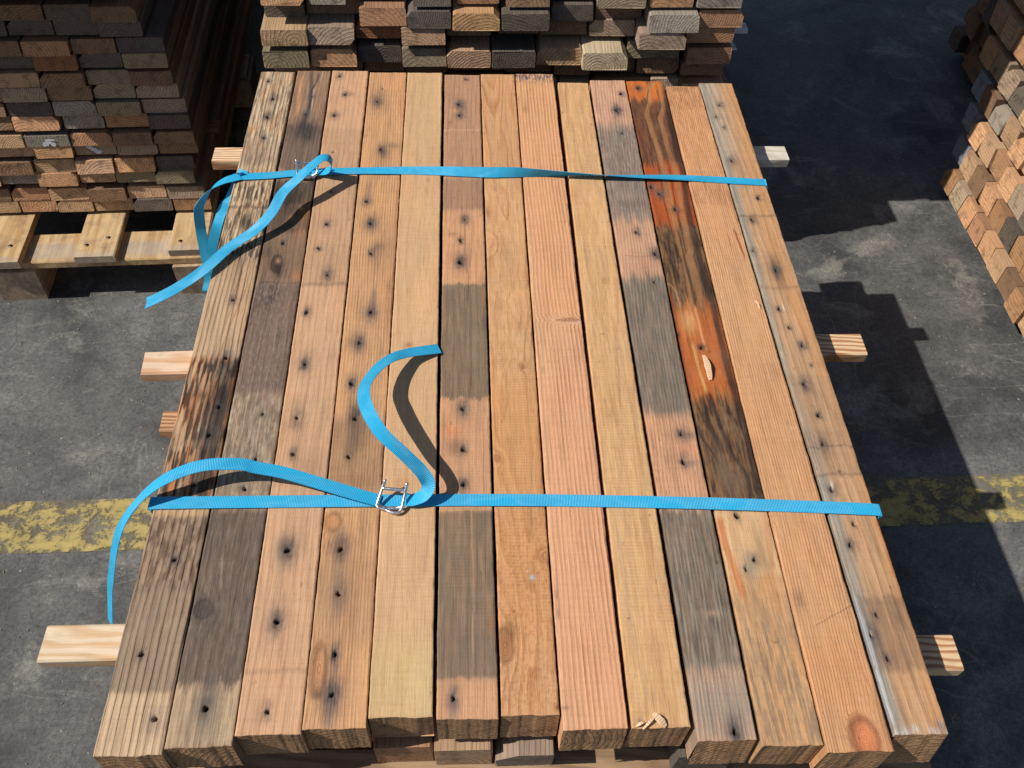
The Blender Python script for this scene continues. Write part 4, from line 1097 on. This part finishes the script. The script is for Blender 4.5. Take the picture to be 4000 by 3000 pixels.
# second layer as seen under the near ends: tone and how far it stands out
L2 = [('orange', -0.035), ('brown', -0.055), ('tan', -0.045), ('orangebrown', -0.050), ('orangebrown', -0.021), ('tan', -0.016), ('greytan', -0.010),
      ('brown', -0.055), ('brown', -0.032), ('slate', -0.002), ('tan', -0.020), ('olive', -0.018), ('brown', -0.060)]
L3 = [('brown', -0.03), ('tan', -0.02), ('orange', -0.030), ('tan', -0.022), ('slate', -0.04), ('brown', -0.03), ('tan', -0.04),
      ('orange', -0.018), ('tan', -0.014), ('brown', -0.03), ('olive', -0.03), ('orangebrown', -0.02), ('grey', -0.03)]
for layer in range(1, 8):
    z = BED - layer * (TH + GAP)
    for k in range(13):
        t, out = (L2, L3)[layer - 1][k] if layer < 3 else (rng.choice(LOWTONES), rng.uniform(-0.03, 0.012))
        x = -0.4525 + k * 0.0754 + rng.uniform(-0.0008, 0.0008)
        o = link('timber', rng.choice(LOW), None, (x, -0.664 - out, z), (0, 0, rng.uniform(-0.0006, 0.0006)))
        o.color = tone(t, rng)
        if layer == 1:
            tag(o, '%s timber of the second layer, directly under the %s' % (WORD[t], SHORT[k]), 'timber', 'timbers in the second layer of the strapped stack')
        elif layer == 2:
            tag(o, '%s timber of the third layer, two below the %s' % (WORD[t], SHORT[k]), 'timber', 'timbers in the third layer of the strapped stack')
        else:
            tag(o, 'old timber buried in the lower layers of the strapped stack', 'timber', 'timbers in the lower layers of the strapped stack')

# ---------------------------------------------------------------- battens between the layers
PALE = batten_material('batten_pale', alb((228, 206, 176)), alb((206, 160, 108)), 46.0, 0.65, 0.12)
STRIPED = batten_material('batten_striped', alb((240, 214, 178)), alb((176, 112, 66)), 105.0, 0.9, -0.06)
RIBBED = batten_material('batten_ribbed', alb((206, 160, 118)), alb((120, 76, 50)), 115.0, 0.85, 0.0)
WHITISH = batten_material('batten_whitish', alb((222, 212, 196)), alb((186, 174, 152)), 52.0, 0.6, 0.3)
PINKISH = batten_material('batten_pinkish', alb((226, 198, 170)), alb((206, 152, 104)), 40.0, 0.7, 0.05)
STRIPEB = batten_material('batten_orange_striped', alb((232, 200, 158)), alb((168, 104, 58)), 95.0, 0.9, 0.10)
DULL = batten_material('batten_dull', alb((170, 140, 108)), alb((110, 80, 58)), 60.0, 0.6, 0.1)


def batten(x0, x1, y, z, w, h, mat, rz, label, group):
    me = plank_mesh('batten', w, x1 - x0, h, int(1000 * abs(y) + 100 * z), [mat, mat], 'X')
    o = link('batten', me, None, (x0, y, z), (0, 0, rz))
    tag(o, label, 'batten', group)
    return o


GB = 'battens between the layers of the strapped stack'
zb = BED - GAP
batten(-0.576, -0.02, 0.5035, zb, 0.047, GAP, STRIPED, 0.0205, 'dark striped batten end at the left, under the far strap', GB)
batten(0.02, 0.590, 0.5143, zb, 0.047, GAP, WHITISH, 0.0205, 'whitish batten end at the right, under the far strap', GB)
batten(-0.593, -0.02, -0.0410, zb, 0.047, GAP, PINKISH, 0.033, 'pinkish pale batten end at the left side, middle of the stack', GB)
batten(0.02, 0.602, -0.0030, zb, 0.047, GAP, STRIPEB, 0.0, 'orange striped batten end at the right side, middle of the stack', GB)
batten(-0.614, -0.02, -0.5120, zb, 0.049, GAP, PALE, 0.0, 'broad pale batten end at the left side near the front', GB)
batten(0.02, 0.574, -0.5455, zb, 0.048, GAP, STRIPEB, 0.0, 'brown striped batten end at the right side near the front', GB)
zb2 = zb - TH - GAP
batten(-0.50, 0.50, 0.52, zb2, 0.045, GAP, DULL, 0.0, 'far batten between the second and third layers of the strapped stack', GB)
batten(-0.577, 0.50, -0.090, zb2, 0.043, GAP, RIBBED, 0.0, 'short ribbed batten end showing low at the left side of the stack', GB)
batten(-0.50, 0.536, -0.640, zb2, 0.040, GAP, DULL, -0.014, 'dull batten end poking out low at the front right corner of the stack', GB)
for layer in range(2, 8):
    for y in (0.5, 0.0, -0.52):
        batten(-0.49, 0.49, y, zb - layer * (TH + GAP), 0.045, GAP, DULL, 0.0, 'batten in the lower layers of the strapped stack', 'battens in the lower layers of the strapped stack')

# ---------------------------------------------------------------- blue straps
BLUE = strap_material('blue_strap', (0.028, 0.47, 0.79))
WIRE = metal_material('wire_steel')


def bundle_band(P, seedy):
    pts, wd = [], []
    for (x, y, z, t) in P:
        pts.append((x, y, z))
        a = R(t)
        wd.append((0.0, math.cos(a), math.sin(a)))
    return pts, wd


EXL = -0.4965
# far strap
p, w = bundle_band(S1, 0)
p = [(EXL, p[0][1], 0.60), (EXL, p[0][1], 0.70), (EXL + 0.0015, p[0][1], 0.7175)] + p
w = [w[0]] * 3 + w
p += [(0.4868, 0.3388, 0.7205), (0.4900, 0.338, 0.7165), (0.4912, 0.338, 0.69), (0.4918, 0.338, 0.45), (0.4918, 0.338, 0.03)]
w += [(0, -1, 0)] * 5
fs = tag(empty('strap', (0, 0, 0)), 'blue woven strap across the far part of the stack, twisted midway', 'strap', 'blue straps round the stack')
link('band', ribbon_mesh('band', p, w, BLUE), fs)
wT1 = [(0, 1, 0)] * 5 + [(-0.2, 1, 0), (-0.5, 0.85, 0), (-0.6, 0.8, 0.05), (-0.75, 0.65, 0.1), (-0.8, 0.6, 0.1), (-0.78, 0.62, 0.1), (-0.72, 0.7, 0.1), (-0.68, 0.74, 0.15), (-0.6, 0.8, 0.15), (-0.5, 0.85, 0.15), (-0.45, 0.9, 0.15)]
link('tail', ribbon_mesh('tail', T1, wT1, BLUE, cut=-0.7), fs)
lp = U + [(-0.577, 0.272, 0.50), (-0.5785, 0.2655, 0.507)] + V[::-1]
wU = [(0, 1, 0), (0, 1, 0), (0.25, 1, 0), (0.5, 0.9, 0), (0.75, 0.6, 0), (0.9, 0.4, 0), (1, 0.2, 0), (1, 0.1, 0), (1, 0, 0), (1, 0, 0)]
wV = [(0.95, -0.3, 0), (0.95, -0.3, 0), (0.9, -0.4, 0), (0.9, -0.42, 0), (0.92, -0.4, 0), (0.95, -0.3, 0), (1, -0.2, 0), (1, -0.1, 0), (1, 0, 0)]
link('loop', ribbon_mesh('loop', lp, wU + [(1, 0, 0), (1, 0, 0)] + wV[::-1], BLUE), fs)
bk = link('buckle', tube_mesh('buckle', [(-0.3800, 0.3560, 0.752), (-0.3800, 0.3480, 0.736), (-0.3796, 0.3420, 0.729), (-0.3740, 0.3380, 0.727), (-0.3600, 0.3372, 0.727),
                                        (-0.3480, 0.3410, 0.728), (-0.3438, 0.3480, 0.733), (-0.3440, 0.3560, 0.742), (-0.3442, 0.3610, 0.752)], 0.0022, WIRE), fs)
link('buckle_bar', tube_mesh('buckle_bar', [(-0.3805, 0.3545, 0.744), (-0.362, 0.3575, 0.744), (-0.3438, 0.3590, 0.744)], 0.0022, WIRE), bk)
link('buckle_bar', tube_mesh('buckle_bar', [(-0.3790, 0.3420, 0.727), (-0.368, 0.3400, 0.7245), (-0.356, 0.3425, 0.7245), (-0.3445, 0.3465, 0.730)], 0.0022, WIRE), bk)

# near strap
p, w = bundle_band(S2, 1)
p = [(-0.4925, -0.352, 0.03), (-0.4925, -0.351, 0.40), (-0.4925, -0.350, 0.69), (-0.4905, -0.349, 0.7165)] + p
w = [(0, 1, 0)] * 4 + w
p += [(0.4925, -0.3705, 0.7165), (0.4938, -0.3705, 0.69), (0.4935, -0.371, 0.45), (0.4935, -0.371, 0.03)]
w += [(0, 1, 0)] * 4
ns = tag(empty('strap', (0, 0, 0)), 'blue woven strap across the near part of the stack with an open wire buckle', 'strap', 'blue straps round the stack')
link('band', ribbon_mesh('band', p, w, BLUE), ns)
wA = [(0, 1, 0)] * 12 + [(-0.1, 1, 0), (-0.3, 1, 0), (-0.5, 0.85, 0), (-0.55, 0.8, 0), (-0.6, 0.8, 0), (-0.6, 0.8, 0), (-0.6, 0.8, 0)]
link('tail', ribbon_mesh('tail', T2a, wA, BLUE), ns)
wB = [(0, 1, 0), (-0.1, 1, 0), (-0.5, 0.85, 0), (-0.95, 0.2, 0.0), (-0.8, -0.6, 0.05), (-0.7, -0.7, 0.10), (-0.75, -0.62, -0.05), (-0.8, -0.5, -0.15), (-0.92, -0.25, -0.28),
      (-0.92, 0.05, -0.36), (-0.82, 0.35, -0.36), (-0.65, 0.62, -0.30), (-0.48, 0.8, -0.2), (-0.3, 0.92, -0.1), (-0.15, 1.0, 0.0)]
link('tail', ribbon_mesh('tail', T2b, wB, BLUE), ns)
bk = link('buckle', tube_mesh('buckle', [(-0.1806, -0.3310, 0.748), (-0.1850, -0.3395, 0.739), (-0.1905, -0.3540, 0.730), (-0.1915, -0.3595, 0.728), (-0.1885, -0.3625, 0.727), (-0.1800, -0.3650, 0.7265),
                                        (-0.1725, -0.3690, 0.7265), (-0.1635, -0.3700, 0.7265), (-0.1592, -0.3660, 0.728), (-0.1572, -0.3590, 0.731), (-0.1538, -0.3470, 0.739), (-0.1512, -0.3370, 0.749)], 0.0023, WIRE), ns)
link('buckle_bar', tube_mesh('buckle_bar', [(-0.1850, -0.3392, 0.7395), (-0.170, -0.3412, 0.7395), (-0.1538, -0.3432, 0.7395)], 0.0023, WIRE), bk)
link('buckle_bar', tube_mesh('buckle_bar', [(-0.1912, -0.3565, 0.727), (-0.1840, -0.3600, 0.7245), (-0.1760, -0.3632, 0.7245), (-0.1650, -0.3620, 0.7255), (-0.1580, -0.3620, 0.728)], 0.0023, WIRE), bk)

# ---------------------------------------------------------------- wood chips lying on the timbers
CHIPM = batten_material('fresh_splinter', alb((236, 200, 164)), alb((214, 160, 112)), 300.0, 0.5)


def chip(x, y, z, l, w, rz, rx_, label, seed, lift=0.004):
    rg = np.random.default_rng(seed)
    V, F = [], []
    n = 7
    for k in range(n):
        t = k / (n - 1)
        ww = w * 0.5 * math.sin(math.pi * (0.12 + 0.80 * t)) ** 0.7 * (1 + rg.uniform(-0.12, 0.12))
        zz = lift * math.sin(math.pi * t * 0.8) + 0.0012
        yy = (t - 0.5) * l
        V += [(-ww, yy, zz - 0.001), (ww, yy, zz - 0.001), (ww * 0.8, yy, zz + 0.0012), (-ww * 0.8, yy, zz + 0.0012)]
    for k in range(n - 1):
        for j in range(4):
            a = k * 4 + j
            b = k * 4 + (j + 1) % 4
            F.append((a, b, b + 4, a + 4))
    F += [(3, 2, 1, 0), tuple(range((n - 1) * 4, n * 4))]
    me = bpy.data.meshes.new('wood_chip')
    me.from_pydata(V, [], F)
    me.materials.append(CHIPM)
    me.update()
    o = link('wood_chip', me, None, (x, y, z), (rx_, 0, rz))
    return tag(o, label, 'wood chip', 'wood chips lying on the top timbers')


chip(0.2990, -0.1150, ZT - 0.0010, 0.046, 0.010, 0.10, 0.0, 'long pale splinter lifted on the resin orange timber', 1, 0.009)
chip(0.1520, -0.6490, ZT + 0.0005, 0.020, 0.009, 0.75, 0.0, 'broad curled wood chip at the near end of the golden timber', 2)
chip(0.1400, -0.6515, ZT + 0.0005, 0.022, 0.004, -0.85, 0.0, 'thin pale sliver beside the broad chip at the golden timber end', 3)
chip(0.1290, -0.6535, ZT + 0.0005, 0.011, 0.004, -1.2, 0.0, 'tiny crumb of wood leftmost of the chips on the golden timber', 4)
chip(0.4065, 0.0200, ZT - 0.0005, 0.018, 0.003, 0.3, 0.0, 'thin white splinter standing beside a nail hole on the rightmost timber', 5)

# ---------------------------------------------------------------- pile behind the strapped stack
FARM = [plank_mesh('far_plank', 0.1, 1.6, 0.037, 70 + k, [SIDE_OBJ, END_OBJ], 'Y', rng.uniform(0.08, 0.38), wane=(None, 3, None, 2, None, None, 1)[k]) for k in range(7)]
ROWF = ['top row'  , 'second row down', 'third row down', 'fourth row down', 'fifth row down', 'sixth row down']


def place_plank(meshes, x, y, z0, z1, w, t, rz=0.0):
    o = link('plank', rng.choice(meshes), None, (x, y, z0), (rng.uniform(-0.004, 0.004), 0, rz + rng.uniform(-0.004, 0.004)))
    o.scale = (w / 0.1, 1, (z1 - z0 - 0.0006) / 0.037)
    o.color = tone(t, rng, 0.12)
    return o


for (r, k, x, w, z0, z1, y, t) in FAR_PLANKS:
    o = place_plank(FARM, x, y, z0, z1, w, t, 0.02)
    tag(o, '%s plank end, %s from the left, %s, pile behind the stack' % (WORD[t], ORD[k], ROWF[r]), 'plank', 'planks of the pile behind the strapped stack')
zz = 0.495
while zz > 0.07:
    zz -= 0.042
    for x in (-0.49, -0.38, 0.0, 0.43, 0.535):
        o = place_plank(FARM, x + 0.01, 0.95 + rng.uniform(-0.02, 0.03), zz, zz + 0.0405, 0.104, rng.choice(['brown', 'orangebrown', 'greytan']), 0.02)
        tag(o, 'plank low in the pile behind the strapped stack, hidden by it', 'plank', 'hidden low planks of the pile behind the strapped stack')
zlow = zz
zz = 0.7645
for r in range(2):
    for x in (-0.48, -0.37, 0.0, 0.43, 0.54):
        o = place_plank(FARM, x, 1.08 + rng.uniform(-0.02, 0.02), zz, zz + 0.0405, 0.104, rng.choice(['brown', 'orangebrown', 'slate', 'greytan']), 0.02)
        tag(o, 'plank in the upper rows of the pile behind the stack, above the picture', 'plank', 'upper planks of the pile behind the strapped stack')
    zz += 0.042
FART = [plank_mesh('far_timber', 0.0735, 1.6, TH - 0.0006, 90 + k, [SIDE_OBJ, END_OBJ], 'Y', 0.05) for k in range(3)]
for r in range(13):
    for x in (-0.50, -0.42, 0.0, 0.42, 0.50, 0.578):
        o = link('timber', rng.choice(FART), None, (x, 1.06 + rng.uniform(-0.012, 0.02), zz), (0, 0, 0.02))
        o.color = tone(rng.choice(['brown', 'orangebrown', 'greytan']), rng)
        tag(o, 'timber in the upper bundle of the pile behind the stack, above the picture', 'timber', 'timbers of the upper bundle behind the strapped stack')
    zz += TH
FB = 'thin battens sticking out of the pile behind the stack'
WHITE = batten_material('batten_white', alb((226, 224, 226)), alb((190, 180, 172)), 40.0, 0.4)
batten(0.42, 0.612, 1.04, 0.6295, 0.035, 0.012, WHITE, 0.02, 'upper thin pale batten end at the right side of the pile behind', FB)
batten(0.42, 0.596, 1.04, 0.5874, 0.030, 0.0014, WHITE, 0.02, 'lower thin pale batten end at the right side of the pile behind', FB)
for y in (1.15, 1.85):
    for z, h in ((0.6295, 0.012),):
        batten(-0.53, 0.55, y, z, 0.04, h, DULL, 0.02, 'thin batten inside the pile behind the stack', 'battens inside the pile behind the stack')
for y in (1.0, 1.45, 1.9):
    batten(-0.55, 0.60, y, 0.0, 0.09, zlow - 0.0008, DULL, 0.02, 'bearer on the floor under the pile behind the stack', 'bearers on the floor under the pile behind the stack')

# ---------------------------------------------------------------- left pile on its pallet
LEFTM = [plank_mesh('left_plank', 0.1, 1.9, 0.037, 170 + k, [SIDE_OBJ, END_OBJ], 'Y', rng.uniform(0.10, 0.36), wane=(None, None, 3, None, 2, None)[k]) for k in range(6)]
ROWL = ['bottom row', 'second row up', 'third row up', 'fourth row up', 'fifth row up', 'sixth row up', 'seventh row up', 'eighth row up',
        'ninth row up', 'tenth row up', 'eleventh row up', 'twelfth row up', 'thirteenth row up', 'fourteenth row up']
rowz = {}
LEFT_PAINTED = plank_mesh('left_plank', 0.1, 1.9, 0.037, 177, [SIDE_OBJ, END_OBJ], 'Y', 0.12)
_pm = G('white_paint')
_pm.base(_pm.mix(_pm.noise(_pm.coord('Object'), 300, 3), (0.70, 0.74, 0.76, 1), (0.42, 0.42, 0.40, 1)), 0.7, 0.3)


def paint_mark(seed):
    # smeared dab of white paint, following the sloping cut of the plank's end
    rg_ = np.random.default_rng(seed + 90)
    V, F = [], []
    for (cx, cz, sx, sz) in ((-0.012, 0.026, 0.010, 0.007), (-0.004, 0.019, 0.011, 0.007), (0.006, 0.012, 0.009, 0.008)) if seed % 2 == 0 else ((-0.006, 0.010, 0.007, 0.009), (0.004, 0.015, 0.010, 0.006), (0.012, 0.009, 0.007, 0.007), (0.008, 0.024, 0.012, 0.005)):
        b = len(V)
        n = 11
        for i_ in range(n):
            a_ = 2 * math.pi * i_ / n
            k_ = rg_.uniform(0.65, 1.2)
            x_, z_ = cx + sx * k_ * math.cos(a_), min(0.0335, max(0.003, cz + sz * k_ * math.sin(a_)))
            V.append((x_, 0.12 * (z_ - 0.0185) - 0.0016 - 0.00008 * b / n, z_))
        F.append(tuple(range(b, b + n)))
    me_ = bpy.data.meshes.new('paint_mark')
    me_.from_pydata(V, [], F)
    me_.materials.append(_pm.m)
    me_.update()
    return me_


for (r, k, x, w, z0, z1, y, t) in LEFT_PLANKS:
    rowz[r] = (z0, z1)
    pos = 'rightmost' if k == 0 else ORD[k] if False else ORD[k] + ' from the right'
    o = place_plank(LEFTM, x, y - rng.uniform(-0.006, 0.010), z0, z1, w, t, 0.05)
    if t.endswith('chalk'):
        o.data = LEFT_PAINTED
        o.rotation_euler.x = 0
        link('paint_mark', paint_mark(k), o)
    tag(o, '%s plank end, %s, %s, left pile' % (WORD[t], pos, ROWL[r]), 'plank', 'planks of the pile on the pallet')
LBT = 'thin battens between the rows of the pallet pile'
for r in range(1, 13, 2):
    za, zb_ = rowz[r][1], rowz[r + 1][0]
    for y in (1.15, 2.4):
        batten(-1.75, -0.76 - 0.012 * r, y, za + 0.0003, 0.045, zb_ - za - 0.0008, DULL, 0.05, 'thin batten between rows of the pallet pile', LBT)
for y in (1.15, 2.4):
    batten(-1.70, -0.93, y, rowz[13][1] + 0.0003, 0.045, 0.011, DULL, 0.05, 'thin batten between rows of the pallet pile', LBT)
for r in range(14):  # unseen planks added on the left to keep sun from under the pallet
    z0, z1 = rowz[r]
    xl = min(q[2] - q[3] / 2 for q in LEFT_PLANKS if q[0] == r)
    for k in range(3):
        x = xl - 0.053 - k * 0.105
        o = place_plank(LEFTM, x, 0.925 + 0.05 * (x + 1.0) + 0.15 * (z0 - 0.154), z0, z1, 0.1035, rng.choice(['tan', 'orangebrown', 'brown']), 0.05)
        tag(o, 'plank at the far left of the pallet pile, outside the picture', 'plank', 'outer planks of the pallet pile')
# rows above the picture: they stand further out and shade the ends below
ztop = rowz[13][1] + 0.0125
for r in range(9):
    for k in range(8):
        x = -1.66 + k * 0.105
        back = 1.03 if r < 2 else 1.03 - LEFT_OVER[k]
        o = place_plank(LEFTM, x, back + 0.05 * (x + 1.0) - rng.uniform(0, 0.01), ztop + r * 0.037, ztop + r * 0.037 + 0.0365, 0.103, rng.choice(['orangebrown', 'brown', 'tan']), 0.05)
        tag(o, 'plank in the top rows of the pallet pile, above the picture', 'plank', 'top planks of the pallet pile')

zt_ = ztop + 9 * 0.037
for r in range(9):  # unseen bundle added to block sky light and darken the gap beside the pile
    for x in (-1.55, -1.25, -0.93):
        o = link('timber', rng.choice(FART), None, (x, 1.00 + 0.05 * (x + 1.0) + rng.uniform(-0.01, 0.02), zt_), (0, 0, 0.05))
        o.color = tone(rng.choice(['brown', 'orangebrown', 'greytan']), rng)
        tag(o, 'unseen timber added above the pallet pile to darken the gap beside it', 'timber', 'unseen timbers added above the pallet pile for shade')
    zt_ += TH

PALW = pallet_material('pallet_wood', alb((208, 178, 134)), alb((174, 134, 88)))
PALG = pallet_material('pallet_grey', alb((198, 172, 142)), alb((164, 136, 108)), 0.0)
NAILM = metal_material('nail_steel')
NAILM.node_tree.nodes['Principled BSDF'].inputs['Base Color'].default_value = (0.10, 0.08, 0.07, 1)
pal = tag(empty('pallet', (-1.0, 0.760, 0.0), 0.055), 'wooden pallet on the floor under the left pile', 'pallet')


def pal_part(name, w, l, h, x, y, z, mat, seed, along='Y', wane=None):
    me = plank_mesh(name, w, l, h, seed, [mat, mat], along, 0.0, wane)
    return link(name, me, pal, (x, y, z))


for k, (x, yf) in enumerate(((-0.277, -0.016), (-0.038, -0.006), (0.196, 0.008), (-0.51, -0.02))):
    b = pal_part('deck_board', (0.108, 0.103, 0.098, 0.10)[k], 1.9, 0.0215, x, yf, 0.1225, PALW, 300 + k)
    for hx, hy in ((-0.026, 0.035), (0.024, 0.062)):
        hm = tube_mesh('nail_head', [(0, 0, -0.0004), (0, 0, 0.0), (0, 0, 0.0005)], 0.0055, NAILM, 2, 9)
        link('nail_head', hm, b, (hx + 0.004 * (k - 1), hy + 0.01 * (k % 2), 0.0219))
for k, y in enumerate((0.0, 0.87, 1.74)):
    pal_part('stringer_board', 0.112, 0.84, 0.0215, -0.58, y + 0.058, 0.1005, PALW if k == 0 else PALG, 310 + k, 'X')
    for x in (-0.255, 0.212, -0.53):
        pal_part('block', 0.118, 0.145, 0.100, x - 0.004, y - 0.008, 0.0, PALG, 320 + k)

# ---------------------------------------------------------------- right pile, ends facing the stack
RIGHTM = [plank_mesh('right_timber', 0.0735, 1.1, TH - 0.0006, 240 + k, [SIDE_OBJ, END_OBJ], 'X', rng.uniform(-0.10, 0.10), wane=(None, None, None, 2, None)[k]) for k in range(5)]
RT = ['orange', 'tan', 'orangebrown', 'grey', 'brown', 'orange', 'slate', 'orange', 'brown', 'orangebrown', 'orange', 'orangebrown', 'tan', 'orange', 'greytan']
NR = 8
for r in range(NR):
    z = 0.050 + r * (TH + GAP)
    yfar = 1.205 + 0.30 * (r * (TH + GAP))
    for k in range(11 if r < 5 else 9):
        y = yfar - (k + 0.5) * 0.0756
        t = 'blue' if (r, k) in ((2, 0), (1, 0), (3, 0)) else RT[rng.randrange(len(RT))]  # far corner column: its shade is painted as a bluish tone
        o = link('timber', rng.choice(RIGHTM), None, (1.40 + rng.uniform(-0.007, 0.006), y, z), (0, rng.uniform(-0.003, 0.003), rng.uniform(-0.006, 0.006)))
        o.color = tone(t, rng, 0.14)
        tag(o, '%s timber end, %s from the far corner, %s layer up, right pile' % (WORD[t], ORD[k], ORD[r]), 'timber', 'timbers of the right pile')
    if r:
        for x in (1.46, 1.95, 2.4):
            bm_ = plank_mesh('batten', 0.05, 0.85, GAP, 500 + r, [DULL, DULL], 'Y')
            tag(link('batten', bm_, None, (x, yfar - 0.84, z - GAP + 0.0002)), 'batten between the layers of the right pile', 'batten', 'battens between the layers of the right pile')
for x in (1.50, 1.95, 2.4):
    bm_ = plank_mesh('bearer', 0.08, 0.90, 0.0495, 520, [DULL, DULL], 'Y')
    tag(link('bearer', bm_, None, (x, 0.34, 0.0)), 'bearer on the floor under the right pile', 'bearer', 'bearers under the right pile')

# ---------------------------------------------------------------- another pile in the shade beyond the right pile
for r in range(8):
    z = 0.050 + r * (TH + GAP)
    for k in range(6):
        y = 2.02 - (k + 0.5) * 0.0756
        t = ['brown', 'slate', 'slate', 'brown', 'redbrown'][rng.randrange(5)]  # dark tones only: the deep shade here is put into the colour
        o = link('timber', rng.choice(RIGHTM), None, (1.72 + rng.uniform(-0.03, 0.02), y, z), (0, 0, rng.uniform(-0.006, 0.006)))
        o.color = tone(t, rng, 0.14)
        tag(o, 'dim %s timber end, %s from near, %s layer up, shaded rear pile' % (WORD[t], ORD[5 - k], ORD[r]), 'timber', 'timbers of the shaded rear pile')
    for x in (1.80, 2.5):
        bm_ = plank_mesh('batten', 0.05, 0.46, GAP if r else 0.0495, 600 + r, [DULL, DULL], 'Y')
        tag(link('batten', bm_, None, (x, 1.565, z - GAP + 0.0002 if r else 0.0)), 'batten inside the shaded rear pile', 'batten', 'battens of the shaded rear pile')

# ---------------------------------------------------------------- splinters and crumbs swept about the floor
rg = np.random.default_rng(17)
V, F = [], []
for k in range(520):
    if rg.random() < 0.5:
        x, y = rg.uniform(-1.6, -0.52), rg.uniform(-0.75, 0.80)
    else:
        x, y = rg.uniform(0.52, 1.45), rg.uniform(-0.75, 2.2)
    long_ = rg.random() < 0.25
    l = rg.uniform(0.006, 0.022) if long_ else rg.uniform(0.0015, 0.005)
    w = rg.uniform(0.0008, 0.0022) if long_ else rg.uniform(0.0012, 0.004)
    a = rg.uniform(0, math.pi)
    ca, sa = math.cos(a), math.sin(a)
    b = len(V)
    h = 0.0006 + w * 0.5
    for (px_, py_) in ((-l / 2, -w / 2), (l / 2, -w * 0.3), (l / 2 * 0.9, w * 0.4), (-l / 2 * 0.8, w / 2)):
        V.append((x + px_ * ca - py_ * sa, y + px_ * sa + py_ * ca, 0.0002))
    for (px_, py_) in ((-l / 2, -w / 2), (l / 2, -w * 0.3), (l / 2 * 0.9, w * 0.4), (-l / 2 * 0.8, w / 2)):
        V.append((x + px_ * 0.85 * ca - py_ * 0.8 * sa, y + px_ * 0.85 * sa + py_ * 0.8 * ca, h))
    F += [(b, b + 1, b + 5, b + 4), (b + 1, b + 2, b + 6, b + 5), (b + 2, b + 3, b + 7, b + 6), (b + 3, b, b + 4, b + 7), (b + 4, b + 5, b + 6, b + 7)]
me = bpy.data.meshes.new('wood_debris')
me.from_pydata(V, [], F)
me.materials.append(pallet_material('debris_wood', (0.30, 0.25, 0.18), (0.20, 0.16, 0.11)))
me.update()
tag(link('wood_debris', me), kind='stuff')
